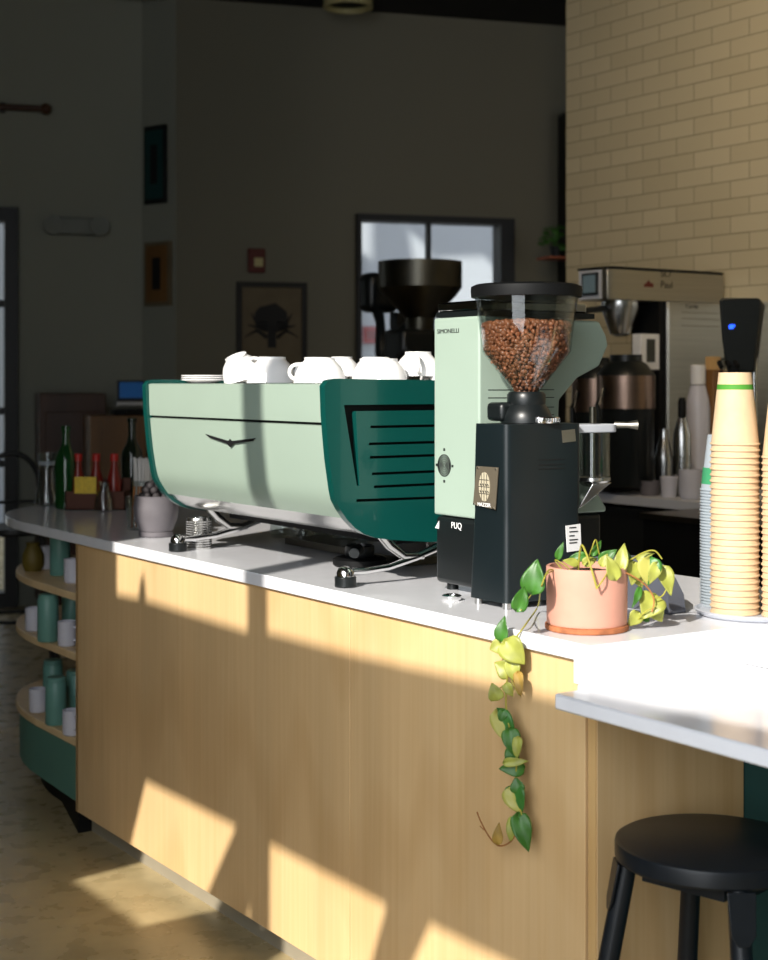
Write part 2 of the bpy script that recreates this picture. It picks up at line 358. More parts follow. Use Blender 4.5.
# the return wall and the far left wall
struct(MB().prism([PB, PB-RNV*.1, PA-RNV*.1, PA], (0, 0, 4.9)).build('wall_return', 'wall_plaster', smooth=False))
dq = px_on_wall(14, PA, -WALLDIR)
dz = zy(212, (PA-WALLDIR*dq).y)
me = flat_mesh([[(-dq, 0), (0.1, 0), (.1, 4.9), (-7, 4.9), (-7, 0), (-dq-1.0, 0), (-dq-1.0, dz), (-dq, dz)]], .12)
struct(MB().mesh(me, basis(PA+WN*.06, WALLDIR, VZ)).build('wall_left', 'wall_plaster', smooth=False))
door = bpy.data.objects.new('door_1', None); C.objects.link(door); struct(door)
Md = basis(PA+WN*.0, WALLDIR, VZ)
me = flat_mesh([[(-dq-1, 0), (-dq+.02, 0), (-dq+.02, dz+.02), (-dq-1, dz+.02)], [(-dq-.92, .15), (-dq-.055, .15), (-dq-.055, dz-.06), (-dq-.92, dz-.06)]], .14)
MB().mesh(me, Md).build('door_frame', 'frame_black', door)
mb = MB()
for py in (315, 407, 452):
    z = zy(py, 9.9); mb.mesh(flat_mesh([[(-dq-.92, z-.02), (-dq-.05, z-.02), (-dq-.05, z+.02), (-dq-.92, z+.02)]], .06), Md)
mb.build('door_bar', 'frame_black', door)
MB().mesh(flat_mesh([[(-dq-.93, .1), (-dq-.05, .1), (-dq-.05, dz-.05), (-dq-.93, dz-.05)]], .006), Md).build('door_pane', 'pane', door)

# side walls out of view, closing the room
wl0 = W(UF0, -2.2); wl1 = wl0+WN*4.5
struct(MB().prism([wl0, wl0-WALLDIR*.1, wl1-WALLDIR*.1, wl1], (0, 0, 4.9)).build('wall_side', 'wall_plaster', smooth=False))
struct(MB().prism([W(UF1, -2.2), W(UF1+.1, -2.2), W(UF1+.1, 3.05), W(UF1, 3.05)], (0, 0, 3.6)).bb((6.9, 1, 0), (7.0, 12, 3.6)).build('wall_right', 'wall_plaster', smooth=False))

# tiled wall behind the back counter
VT = 2.95
uT = on_v(566, 383, VT)[0]
t = MB().bb((0, 0, 0), (7.5, .14, CEIL)).build('wall_tiled', 'subway_tile', smooth=False)
struct(cplace(t, uT, VT, 0))

# window wall behind the camera: openings found by following the sun back from the patches it makes
def to_front(p):       # p world -> (u, z) on the window wall
    k = (VF-uvz(p)[1])/SUN.dot(V); q = p+SUN*k; a = uvz(q); return (a[0], a[2])
def fascia(px, py): a = on_v(px, py, .012); return W(*a)
def flo(px, py): a = on_z(px, py, FZ); return W(*a)
holes = []
zs = to_front(W(0, .012, .772))[1]; zt = to_front(W(0, 0, 1.69))[1]
ul = to_front(fascia(117, 580))[0]; ua = to_front(fascia(249.5, 600))[0]; ub = to_front(fascia(267.5, 600))[0]
ur = to_front(W(.9, 0, 0))[0]
umid = to_front(fascia(143, 590))[0]
holes.append([(ul, zs), (umid-.02, zs+.005), (umid-.012, zs+.05), (umid, zs+.075), (umid+.012, zs+.05), (umid+.02, zs+.005), (ua, zs), (ua, zt), (ul, zt)])
zs2 = to_front(W(-.72, .012, .787))[1]; u2 = to_front(W(-.72, .012, .787))[0]; u3, zs3 = to_front(W(0, .012, .812)); u4, zs4 = to_front(W(.45, .012, .850))
holes.append([(ub, zs+.012), (u2, zs2), (u3, zs3), (u4, zs4), (ur, zs4+.01), (ur, zt), (ub, zt)])
p1 = [to_front(fascia(147, 777)), to_front(fascia(238, 822)), to_front(flo(143, 926)), to_front(flo(75, 880))]
holes.append(p1)
zb = min(p1[2][1], p1[3][1])
def ext(a, b, z):      # line a-b continued to height z
    k = (z-a[1])/(b[1]-a[1]); return (a[0]+(b[0]-a[0])*k, z)
a, b = to_front(fascia(270, 838)), to_front(fascia(389, 900))
holes.append([a, b, ext(b, to_front(fascia(373, 960)), zb), ext(a, to_front(fascia(270, 930)), zb)])
c = to_front(fascia(433, 919)); c2 = to_front(fascia(517, 960))
c3 = (c[0]+(c2[0]-c[0])*1.25, c[1]+(c2[1]-c[1])*1.25); c4 = to_front(fascia(414.6, 960)); dd = ext(c, c4, zb)
holes.append([c, c3, (c3[0]+(dd[0]-c[0]), zb), dd])
s1 = to_front(fascia(252, 895)); s2 = to_front(fascia(247, 918)); s3 = to_front(fascia(252, 920))
holes.append([s1, s3, s2])
me = flat_mesh([[(UF0, -0.0), (UF1, 0), (UF1, CEIL), (UF0, CEIL)]]+holes, .02)
struct(MB().mesh(me, basis(W(0, VF-.01, 0), U, VZ)).build('wall_front', 'wall_plaster', smooth=False))

# courtyard outside the back window
co = B0+WN*6.0
struct(MB().mesh(flat_mesh([[(-8, -1), (8, -1), (8, 7), (-8, 7)]], .1), basis(co, WALLDIR, VZ)).build('wall_courtyard', 'outer_wall', smooth=False))
struct(MB().prism([B0+WN*.2-WALLDIR*8+VZ*-.12, B0+WN*.2+WALLDIR*8+VZ*-.12, co+WALLDIR*8+VZ*-.12, co-WALLDIR*8+VZ*-.12], (0, 0, .1)).build('floor_courtyard', 'outer_ground', smooth=False))
# unseen screen added above the roof to cut sun strips onto the courtyard wall
def yard(px, py):
    d = ray(px, py); p = intersect_line_plane(CAM, CAM+d*40, co-WN*.05, WN); k = (B0+WN*.5-p).dot(WN)/SUN.dot(WN); q = p+SUN*k
    return ((q-B0).dot(WALLDIR), q.z)
scr = [[yard(*p) for p in poly] for poly in (
    [(345, 215), (374, 215), (374, 262), (345, 238)], [(407, 229), (433, 252), (433, 264), (412, 264)],
    [(437, 256), (484, 254), (502, 278), (502, 330), (405, 330), (412, 296), (437, 270)])]
zz = min(q[1] for s in scr for q in s)
me = flat_mesh([[(-8, 3.7), (8, 3.7), (8, 12), (-8, 12)]]+scr, .05)
struct(MB().mesh(me, basis(B0+WN*.5, WALLDIR, VZ)).build('added_sun_screen', 'outer_wall', smooth=False))

# ============================================================ MAIN COUNTER
LC = Matrix.Identity(4)
TOP = .91; TH = .028
ct = cthing('service_counter', 'long pale maple fronted service counter with dark toe kick under the white worktop', 'counter', 0, 0, 0)
UL = -2.17
g = .0012
for a, b in ((UL, -.733), (-.733, -.022)):
    MB().bb((a+g, .012, .13), (b-g, .030, TOP-TH-.003)).build('front_panel', 'maple', ct, bevel=.0008)
MB().bb((-.020, .016, .13), (-.002, .34, .8185)).build('end_panel', 'maple_edge', ct)
MB().bb((-.018, .0165, .8185), (-.036, .34, TOP-TH-.002)).build('end_filler', 'maple_edge', ct)
MB().bb((UL, .012, .13), (UL+.018, .68, TOP-TH-.003)).build('side_panel', 'maple_edge', ct)
MB().bb((UL, .060, FZ), (-.02, .075, .13)).build('toe_kick', 'toe_metal', ct)
MB().bb((UL+.03, .03, .13), (-.03, .68, .86)).build('carcass', 'matte_black', ct)
# wood seen under the ledge
lc = cthing('ledge_cabinet', 'pale maple end panel under the overhanging white ledge behind the stool', 'cabinet', 0, 0, 0)
MB().bb((-.0015, .0175, FZ), (.0005, .352, .8180)).build('end_panel', 'maple', lc)
MB().bb((.001, .3535, FZ), (1.7, .38, .8180)).build('back_panel', 'teal_panel', lc)
# worktop
el = [(-2.55, 0)]
for i in range(1, 25):
    a = PI/2*i/24*2
    el.append((-2.55-.60*math.sin(a), .36-.36*math.cos(a)))
pts = [(0, 0), (0, .355), (1.7, .355), (1.7, .80), (-2.55, .72)] + el[::-1]
wt = MB().prism([(x, y, TOP-TH) for x, y in pts], (0, 0, TH)).build('countertop', 'quartz', bevel=.002)
cplace(tagt(wt, 'white polished quartz countertop running under the espresso machine with a rounded far end', 'countertop'))
sl = MB().bb((-.036, -.0005, .8455), (.0006, .3545, TOP+.0003)).bb((.0, .3545, .8455), (1.7, .392, TOP+.0003)).build('upstand', 'quartz', wt)
# lower ledge
lg = MB().prism([(.008, -.079, .8195), (1.7, -.079, .8195), (1.7, .355, .8195), (-.030, .355, .8195), (-.030, .0, .8195), (.006, -.004, .8195)], (0, 0, .0255)).build('bar_ledge', 'quartz', bevel=.004)
cplace(tagt(lg, 'lower white stone ledge in front right, overhanging the black stool', 'countertop'))

# open display shelves at the far end
sh = cthing('display_shelf_unit', 'rounded open maple shelves with mint base under the far end of the counter', 'shelf', 0, 0, 0)
def shelf_pts(inset):
    o = [(UL-.001, .02)]; a0 = .86
    for i in range(0, 19):
        a = PI*i/18; o.append((-2.5-(.60-inset)*math.sin(a), .36-(.34-inset)*math.cos(a)))
    o.append((UL-.001, .70)); return o
SZ = (.736, .567, .325)
for z in SZ: MB().prism([(x, y, z-.022) for x, y in shelf_pts(0)], (0, 0, .022)).build('shelf', 'maple_light', sh, bevel=.003)
MB().prism([(x, y, .15) for x, y in shelf_pts(.012)], (0, 0, .152)).build('base', 'mint_base', sh)
MB().prism([(x, y, FZ) for x, y in shelf_pts(.08)], (0, 0, .149-FZ)).build('plinth', 'matte_black', sh)
MB().bb((-2.3, .33, .30), (-2.13, .36, .88)).build('divider', 'maple_edge', sh)

# ---- ware on the shelves
def tumbler_proto(label):
    t_ = thing('mint_tumbler', label, 'tumbler', (0, 0, 0), 0, 'mint tumblers on the display shelves')
    MB().lathe([(0, 0), (.029, 0), (.031, .003), (.031, .122), (.029, .126), (0, .127)]).build('body', 'mint_ware', t_)
    MB().lathe([(.0285, .1262), (.0285, .136), (.026, .139), (0, .139)]).build('lid', 'mint_ware', t_)
    return t_
def mug_proto(label):
    t_ = thing('white_mug', label, 'mug', (0, 0, 0), 0, 'white mugs on the display shelves')
    MB().lathe([(0, 0), (.022, 0), (.026, .004), (.027, .02), (.027, .072), (.0255, .072), (.0255, .008), (0, .007)], seg=28).build('cup', 'mug_white', t_)
    MB().tube([(.026, 0, .057)]+[(.029+.016*math.sin(PI*i/10), 0, .038+.019*math.cos(PI*i/10)) for i in range(11)]+[(.026, 0, .019)], .0035, 8).build('handle', 'mug_white', t_)
    return t_
tp = mp_ = None
ware = [('t', 60, 575, 0, 'mint tumbler in front of the top display shelf, beside the wood side'),
        ('m', 73, 583, 0, 'white mug at the right of the top display shelf'),
        ('m', 44, 569, 0, 'white mug at the left of the top display shelf'),
        ('t', 48, 641, 1, 'mint tumbler at the front of the middle display shelf'),
        ('m', 34, 631, 1, 'white mug at the left end of the middle display shelf'),
        ('m', 67, 646, 1, 'white mug at the right of the middle display shelf'),
        ('t', 72, 634, 1, 'mint tumbler half hidden behind the mug on the middle shelf'),
        ('t', 56, 724, 2, 'mint tumbler at the front of the bottom display shelf'),
        ('t', 53, 704, 2, 'mint tumbler standing behind another on the bottom shelf'),
        ('m', 38, 712, 2, 'white mug at the left end of the bottom display shelf'),
        ('m', 72, 735, 2, 'white mug at the right of the bottom display shelf'),
        ('t', 76, 716, 2, 'mint tumbler beside the wood side on the bottom shelf')]
for k, px, py, s, lab in ware:
    u, v, z = on_z(px, py, SZ[s])
    if k == 't':
        o = tp = tumbler_proto(lab) if tp is None else None or tp
        if tp.get('used'): o = copy_tree(tp)
        tp['used'] = 1
    else:
        if mp_ is None: mp_ = mug_proto(lab); o = mp_
        else: o = copy_tree(mp_) if mp_.get('used') else mp_
        mp_['used'] = 1
    o['label'] = lab
    o.location = W(u, v, z+.0005); o.rotation_euler = (0, 0, random.uniform(-1.2, .6))
for o in list(bpy.data.objects):
    if 'used' in o: del o['used']
u, v, z = on_z(33, 571, SZ[0]); 
bag = MB().lathe([(0, 0), (.025, 0), (.034, .02), (.034, .05), (.02, .08), (.022, .09), (0, .09)], seg=14).build('snack_bag', 'yellow_bag')
tagt(bag, 'small dark olive bag at the far left of the top display shelf', 'bag'); cplace(bag, u, v, z+.0005)

# ============================================================ BOTTLES AT THE FAR END OF THE COUNTER
def at_c(px, py, dv=0): u, v, z = on_z(px, py, TOP); return on_v(px, 400, v+dv)[0], v+dv
u, v = at_c(66, 509)
gb = cthing('green_bottle', 'tall green glass wine bottle beside the clear carafe', 'bottle', u, v, TOP+.0005)
MB().lathe([(0, .004), (.03, 0), (.036, .004), (.037, .15), (.034, .175), (.018, .205), (.0135, .225), (.0135, .272)], seg=28).build('body', 'green_glass', gb)
MB().lathe([(.0135, .262), (.0165, .262), (.0165, .276), (.011, .278), (0, .278)], seg=24).build('lip', 'green_glass', gb)
u, v = at_c(47, 506)
cf = cthing('glass_carafe', 'clear ribbed glass carafe at the rounded counter end', 'carafe', u, v, TOP+.0005)
MB().lathe([(0, .003), (.042, 0), (.046, .01), (.04, .04), (.028, .08), (.027, .15), (.033, .182), (.030, .182), (.025, .15), (.026, .08), (.038, .04), (.04, .012), (0, .010)], seg=12).build('body', 'clear', cf)
MB().lathe([(.028, .14), (.0295, .141), (.0295, .152), (.028, .153)], seg=24).build('neck_ring', 'frosted', cf)
u, v = at_c(132, 512, .12)
db = cthing('dark_bottle', 'dark olive glass wine bottle behind the cup of straws', 'bottle', u, v, TOP+.0005)
MB().lathe([(0, .004), (.03, 0), (.036, .004), (.037, .165), (.034, .185), (.018, .215), (.0135, .235), (.0135, .295)], seg=28).build('body', 'dark_glass', db)
MB().lathe([(.0135, .285), (.0165, .285), (.0165, .298), (0, .30)], seg=24).build('lip', 'dark_glass', db)
# sauce carrier
u, v = at_c(98, 511, .03)
cr = cthing('sauce_box', 'brown cardboard carrier with yellow print holding red capped bottles', 'box', u, v, TOP+.0005, -RZ)
MB().bb((-.10, -.05, 0), (.10, .05, .004)).bb((-.10, -.05, 0), (.10, -.046, .062)).bb((-.10, .046, 0), (.10, .05, .10)).bb((-.10, -.05, 0), (-.096, .05, .062)).bb((.096, -.05, 0), (.10, .05, .062)).build('tray', 'brown_box', cr)
mb = MB()
for i in range(2): mb.bb((-.066+i*.036, -.0535, .058), (-.036+i*.036, -.051, .082)); mb.bb((-.066+i*.036, -.0535, .086), (-.036+i*.036, -.051, .106))
mb.bb((-.068, -.051, .055), (.004, -.048, .11)).build('yellow_label', 'yellow_label', cr)
sb = None
for i, (px, cap, lab) in enumerate(((78, 0, 'red capped sauce bottle nearest the green wine bottle'), (94, 1, 'red capped sauce bottle in the middle of the cardboard carrier'), (113, 2, 'red capped sauce bottle at the right of the cardboard carrier'))):
    uu = -.066+.060*i
    if sb is None:
        sb = cthing('sauce_bottle', lab, 'bottle', 0, 0, 0, 0, 'red capped sauce bottles in the carrier')
        MB().lathe([(0, 0), (.022, 0), (.024, .004), (.024, .09), (.012, .135), (.0105, .155), (0, .155)], seg=20).build('body', 'sauce', sb)
        MB().lathe([(0, .1555), (.0135, .1555), (.0135, .177), (.0105, .18), (0, .18)], seg=16).build('cap', 'red_cap', sb); o = sb
    else: o = copy_tree(sb); o['label'] = lab
    o.location = W(u, v, TOP+.005)+Vector((uu, 0, 0))
u, v = at_c(118, 510)
jg = cthing('glass_jug', 'small clear glass syrup jug in front of the carrier', 'jug', u, v-.05, TOP+.0005)
MB().lathe([(0, .003), (.034, 0), (.036, .004), (.030, .04), (.017, .07), (.016, .085), (.021, .096), (.018, .096), (.013, .084), (.014, .07), (.027, .04), (.031, .008), (0, .007)], seg=24).build('body', 'clear', jg)
MB().tube([(.018, 0, .085), (.036, 0, .085), (.042, 0, .06), (.03, 0, .04)], .003, 8).build('handle', 'clear', jg)
u, v = at_c(136, 530)
sg = cthing('straw_glass', 'clear glass of wooden stirrers beside the grey pot', 'glass', u, v, TOP+.0005)
MB().lathe([(0, .003), (.024, 0), (.026, .003), (.031, .095), (.029, .095), (.024, .008), (0, .007)], seg=24).build('tumbler', 'clear', sg)
for i in range(5):
    a = i*1.26; MB().box((.01*math.cos(a), .01*math.sin(a), .065), (.005, .0015, .12), (.16*math.sin(a), .16*math.cos(a), a)).build('stirrer', 'dry_stem', sg)
u, v = at_c(143, 522, .10)
sc_ = cthing('straw_cup', 'clear cup packed with upright white paper straws', 'cup', u, v, TOP+.0005)
MB().lathe([(0, .003), (.026, 0), (.034, .11), (.032, .11), (.025, .006), (0, .005)], seg=24).build('cup', 'clear', sc_)
mb = MB()
for i in range(7):
    for j in range(7):
        x, y = (i-3)*.0075, (j-3)*.0075
        if x*x+y*y < .025**2:
            o = MB().cyl((x, y, .008), (x*1.15, y*1.15, .178+random.uniform(-.006, .006)), .0033, 8).build('straw', 'straw', sc_)
mb.bm.free()
# grey pot of stones
u, v = at_c(156, 541, .05)
gp = cthing('grey_pot', 'grey glazed pot filled with dark round chunks at the counter edge', 'pot', u, v, TOP+.0005)
MB().lathe([(0, 0), (.044, 0), (.047, .004), (.047, .014), (.044, .016), (0, .016)]).build('saucer', 'grey_ceramic', gp)
MB().lathe([(0, .0165), (.046, .0165), (.058, .05), (.062, .08), (.058, .104), (.060, .112), (.055, .112), (.052, .10), (.05, .09), (0, .09)]).build('bowl', 'grey_ceramic', gp)
k = 0
for ring, (rad, n, z) in enumerate(((.038, 9, .112), (.02, 6, .124), (.034, 8, .128), (.012, 3, .142), (.024, 5, .140), (0, 1, .152))):
    for i in range(n):
        a = 2*PI*i/n+ring*.4; rr_ = rad*random.uniform(.9, 1.05)
        b = MB().ball((0, 0, 0), .0115, (1, random.uniform(.75, 1), random.uniform(.7, .95)), 10, Matrix.Rotation(random.random()*3, 4, 'X')).build('round_chunk', 'dark_stone')
        tagt(b, 'small dark round chunk piled in the grey pot', 'pebble', 'dark chunks in the grey pot')
        b.location = W(u, v, TOP)+Vector((rr_*math.cos(a), rr_*math.sin(a), z)); b.rotation_euler = (random.random()*3, random.random()*3, 0)

# ============================================================ ESPRESSO MACHINE
UR = -.785; ULm = -1.665
em = cthing('espresso_machine', 'mint and dark green espresso machine with white cups on its top', 'coffee machine', 0, 0, 0)
side = [on_u(px, py, UR) for px, py in ((334, 378.6), (328, 380.5), (324.6, 386), (325.6, 415), (327.6, 440), (329.4, 460), (333.5, 490), (335.5, 500), (340, 509), (347, 519.5), (355, 528), (364, 534), (376, 538), (392, 540), (432, 542))]
side = [(v, z) for _, v, z in side]
zb_ = side[-1][1]
side += [(.47, zb_+.005), (.50, zb_+.02), (.53, zb_+.10), (.55, 1.25), (.55, 1.315), (.54, 1.333)]
# vents on the dark green side: slots as real cuts
def su(px, py): _, v, z = on_u(px, py, UR+.004); return (v, z)
slots = []
for y0, x0, dy in ((427, 371.5, 0), (444, 370, 0), (457.5, 371, 0), (474, 373, 0), (487, 375, 0)):
    a = su(x0, y0); b = (a[0]+.30, a[1]); slots.append([(a[0], a[1]-.0028), (b[0], b[1]-.0028), (b[0], b[1]+.0028), (a[0], a[1]+.0028)])
a = su(357.5, 501); slots.append([(a[0], a[1]-.0025), (a[0]+.34, a[1]-.006), (a[0]+.34, a[1]-.001), (a[0], a[1]+.0035)])
wing = [su(345, 405), su(432, 405)]; wz = wing[0][1]
l1 = su(345, 405); l2 = su(353, 404.5); l3 = su(352, 412); l4 = su(360.5, 486); l5 = su(358, 486)
slots.append([(l1[0], wz), (.44, wz), (.44, wz-.013), (l3[0]+.012, wz-.013), l4, l5])
me = flat_mesh([side]+slots, .020)
sp = MB().mesh(me, basis((UR-.010, 0, 0), VY, VZ)).build('side_panel', 'deep_green', em, bevel=.004, seg=3)
sp['label'] = 'dark green slotted side panel'
inner = [(v+(.014 if v < .3 else -.014), z+(.012 if z < 1.15 else -.012)) for v, z in side]
MB().prism([(UR-.016, v, z) for v, z in inner], (-(UR-ULm)+.04, 0, 0)).build('body', 'matte_black', em)
MB().mesh(flat_mesh([side], .020), basis((ULm+.010, 0, 0), VY, VZ)).build('side_panel', 'deep_green', em, bevel=.004, seg=3)
# mint front panels
prof = [(v+.007, z) for v, z in side[2:10]]; prof[0] = (prof[0][0]+.001, 1.327)
zseam = on_u(325, 424.5, UR)[2]
pr = []
for i in range(40):
    z = 1.327-(1.327-prof[-1][1])*i/39
    for a, b in zip(prof, prof[1:]):
        if b[1] <= z <= a[1]+1e-6: k = (a[1]-z)/(a[1]-b[1]); pr.append((a[0]+(b[0]-a[0])*k, z)); break
for _ in range(6): pr = [pr[0]]+[((pr[i-1][0]+pr[i+1][0]+pr[i][0])/3, pr[i][1]) for i in range(1, len(pr)-1)]+[pr[-1]]
def shell(p, name, m, top=None):
    o = [(v, z) for v, z in p]+[(v+.008, z+.002) for v, z in p[::-1]]
    return MB().prism([(UR-.0215, v, z) for v, z in o], (-(UR-ULm)+.0215*2, 0, 0)).build(name, m, em)
shell([p for p in pr if p[1] > zseam+.0012], 'top_panel', 'mint')
shell([p for p in pr if p[1] < zseam-.0008], 'front_panel', 'mint')
low = [pr[-1]]+[(v+.007, z+.003) for v, z in side[9:13]]
shell(low, 'drip_rail', 'steel')
MB().bb((ULm+.02, .02, 1.3255), (UR-.021, .53, 1.329)).build('cup_tray', 'steel', em)
mb = MB()
for y in (.30, .53): mb.tube([(ULm+.03, y, 1.352), (UR-.40, y, 1.352)], .0035, 8)
for x in (ULm+.03, ULm+.26, UR-.40): mb.cyl((x, .53, 1.328), (x, .53, 1.352), .003, 8)
mb.build('cup_rail', 'steel', em)
# winged badge
u0, _, z0 = on_v(230, 441, .0)
vb = min(p[0] for p in pr if abs(p[1]-z0) < .03)
pts = [on_v(px, py, vb) for px, py in ((206, 434), (229, 441), (230.5, 439), (232, 441), (256, 438), (253, 441), (234, 443.5), (230.5, 447), (227.5, 443.5), (210, 437.5))]
MB().mesh(flat_mesh([[(a_, z_) for a_, _, z_ in pts]], .002), basis((0, vb-.0012, 0), VX, VZ)).build('winged_badge', 'ink', em)
# feet and curved legs
for uu in (-1.587, -.802):
    mb = MB().cyl((uu, .045, TOP+.0006), (uu, .045, TOP+.022), .0225, 28); mb.build('foot', 'black_plastic', em, bevel=.002)
    MB().lathe([(.0185, .0225), (.0185, .030), (.015, .038), (.008, .043), (0, .044)], (uu, .045, TOP), 24).build('foot_cap', 'bright_steel', em)
    MB().tube([(uu, .05, TOP+.031), (uu, .09, TOP+.030), (uu, .15, TOP+.034), (uu, .22, TOP+.05), (uu, .30, TOP+.075), (uu, .42, TOP+.11)], [.009, .008, .0075, .0085, .010, .011], 12).build('leg', 'bright_steel', em)
    MB().tube([(uu, .13, 1.018), (uu, .155, .99), (uu, .19, .965), (uu, .24, .962)], [.012, .011, .009, .008], 12).build('leg_brace', 'steel', em)
MB().bb((ULm+.06, .20, .985), (UR-.06, .52, 1.02)).build('under_tray', 'matte_black', em)
MB().bb((ULm+.10, .34, .913), (UR-.22, .60, .93)).build('drip_tray', 'dark_steel', em)
for i in range(3):
    uu = -1.48+i*.26
    MB().lathe([(.03, .985), (.034, .975), (.034, .955), (.02, .948), (0, .948)], (uu, .40, 0), 24).build('group_head', 'steel', em)

# things under and behind it
v = .12; u = on_v(199, 400, v)[0]
pc = cthing('steel_pitcher', 'ribbed steel milk pitcher standing under the machine near the grey pot', 'pitcher', u, v, TOP+.0005)
pf = [(0, 0), (.032, 0)]
for i in range(12): pf += [(.0335, .004+i*.006), (.0315, .007+i*.006)]
pf += [(.030, .078), (.028, .078), (.028, .01), (0, .01)]
MB().lathe(pf, seg=32).build('body', 'steel', pc)
cupp = None
for i, (px, py) in enumerate(((242, 540), (262, 546), (284, 543), (303, 549), (322, 551))):
    u, v, _ = on_z(px, py, TOP)
    if cupp is None:
        cupp = tagt(MB().lathe([(0, .003), (.026, 0), (.029, .004), (.033, .07), (.031, .07), (.027, .008), (0, .007)], seg=24).build('glass_tumbler', 'clear'), '', 'glass', 'glasses under the espresso machine'); o = cupp
    else: o = cupp.copy(); C.objects.link(o)
    o['label'] = ['small clear glass under the machine nearest the steel pitcher', 'second small clear glass from the pitcher, under the machine', 'middle one of the clear glasses under the machine', 'fourth small clear glass from the pitcher, under the machine', 'small clear glass under the machine nearest the black portafilter'][i]
    cplace(o, u, v+.12, TOP+.0005)
u, v, _ = on_z(338, 566, TOP)
pf_ = cthing('portafilter', 'black handled portafilter lying on its rest under the machine', 'portafilter', u, v+.0, TOP+.0005, -.5)
MB().lathe([(0, 0), (.058, 0), (.062, .004), (.062, .016), (.055, .02), (0, .02)], (-.0, .05, 0)).build('rest', 'matte_black', pf_)
MB().lathe([(0, .0205), (.032, .0205), (.034, .024), (.034, .046), (.031, .048), (.029, .03), (0, .03)], (0, .05, 0)).build('basket', 'black_plastic', pf_)
MB().tube([(.03, .05, .038), (.05, .045, .042), (.075, .04, .045), (.13, .03, .047), (.155, .027, .046)], [.007, .009, .014, .015, .011], 12).build('handle', 'black_plastic', pf_)

# cups on the machine
def cup_mesh(R, H):
    return MB().lathe([(R, 0), (R*.985, .002), (R*.93, H*.35), (R*.78, H*.66), (R*.60, H*.84), (R*.55, H*.90), (R*.55, H), (R*.49, H), (R*.47, H*.9), (0, H*.88)], seg=32)
ZT = 1.3293
cupA = thing('porcelain_cup', '', 'cup', (0, 0, 0), 0, 'white cups on the espresso machine')
cup_mesh(.049, .050).build('bowl', 'porcelain', cupA)
MB().tube([(.044, 0, .008)]+[(.050+.017*math.sin(PI*i/12), 0, .022-.0155*math.cos(PI*i/12)) for i in range(13)]+[(.040, 0, .0375)], .0038, 10).build('handle', 'porcelain', cupA)
cups = [(-1.385, .12, 0, 1, .4, 'tilted white cup leaning at the left of the cup pile', .42),
        (-1.225, .11, 0, 1.2, 2.6, 'large white cup second from left on the machine', 0), (-1.27, .26, 0, 1.15, 1.3, 'white cup in the back row behind the second cup', 0),
        (-1.085, .15, 0, 1.15, 3.3, 'large white upturned cup at the middle front of the pile', 0), (-1.15, .34, 0, 1.15, .6, 'white cup at the back middle of the machine top', 0),
        (-.985, .10, 0, 1.08, 4.0, 'white upturned cup right of the middle, front row', 0), (-1.00, .25, 0, 1.15, .7, 'white cup whose loop handle shows above the pile', 0),
        (-.89, .20, 0, 1.05, 2.0, 'white cup behind the dark green side panel edge', 0), (-.86, .37, 0, 1.2, 5.6, 'white upturned cup at the right end near the mint grinder', 0),
        (-.98, .42, 0, 1.1, 3.0, 'white cup in the back row right of the middle', 0)]
first = True
for u, v, z, s, r, lab, tilt in cups:
    o = cupA if first else copy_tree(cupA); first = False; o['label'] = lab
    o.location = W(u, v, ZT+.001+(.019 if tilt else 0)); o.rotation_euler = (tilt, -tilt*.3, RZ+r); o.scale = (s, s, s)
for u, v, s, lab in ((-1.12, .235, .9, 'white cup balanced upside down over the middle of the pile'), (-.92, .31, 1.08, 'upper white cup stacked near the right end of the pile')):
    o = copy_tree(cupA); o['label'] = lab; o.location = W(u, v, ZT+.016); o.rotation_euler = (0, 0, RZ-.6 if u > -1 else RZ+2); o.scale = (s, s, s)
sau = None
for i, (u, v, n, lab) in enumerate(((-1.595, .12, 3, 0), (-1.505, .19, 5, 0))):
    for j in range(n):
        if sau is None: sau = tagt(MB().lathe([(0, 0), (.028, 0), (.032, .002), (.056, .0075), (.055, .0095), (.03, .005), (0, .004)], seg=32).build('saucer', 'porcelain'), '', 'saucer', 'white saucers stacked on the machine'); o = sau
        else: o = sau.copy(); C.objects.link(o)
        pos = ['bottom one', 'second from the bottom', 'third from the bottom', 'fourth from the bottom', 'topmost one'][j] if j != n-1 else 'topmost one'
        o['label'] = 'white saucer in the %s stack on the machine, %s' % (['left', 'right'][i], pos)
        cplace(o, u, v, ZT+.0005+j*.0052)

# ============================================================ MINT GRINDER WITH BLACK TAMPING BASE
mg = cthing('mint_grinder', 'tall mint green coffee grinder on a black tamping base beside the machine', 'coffee grinder', 0, 0, 0)
gu0, gu1, gv0 = -.665, -.512, .169
ztop = zy(318, W(gu0, gv0).y); zblk = zy(515, W(gu0, gv0).y)
def gs(px, py): _, v, z = on_u(px, py, gu1); return (v, z)
hp = [(gv0, ztop), (gs(600, 318)[0], ztop-.004)] + [gs(*p) for p in ((607, 335), (609, 345), (600, 366), (578, 378), (560, 400), (558, 455), (575, 474), (590, 480), (607, 508))] + [(gs(607, 508)[0], zblk), (gv0, zblk)]
MB().prism([(gu0, v, z) for v, z in hp], (gu1-gu0, 0, 0)).build('housing', 'mint', mg, bevel=.012, seg=4)
dmax = gs(607, 508)[0]
MB().prism([(gu0+.002, gv0+.002, TOP+.014), (gu0+.002, dmax-.01, TOP+.014), (gu1-.002, dmax-.01, TOP+.014), (gu1-.002, gv0+.002, TOP+.014)], (0, 0, zblk-TOP-.016)).build('tamping_base', 'black_plastic', mg, bevel=.010, seg=3)
for x in (gu0+.025, gu1-.025):
    for y in (gv0+.03, dmax-.04): MB().cyl((x, y, TOP+.0005), (x, y, TOP+.014), .012, 16).build('foot', 'black_plastic', mg)
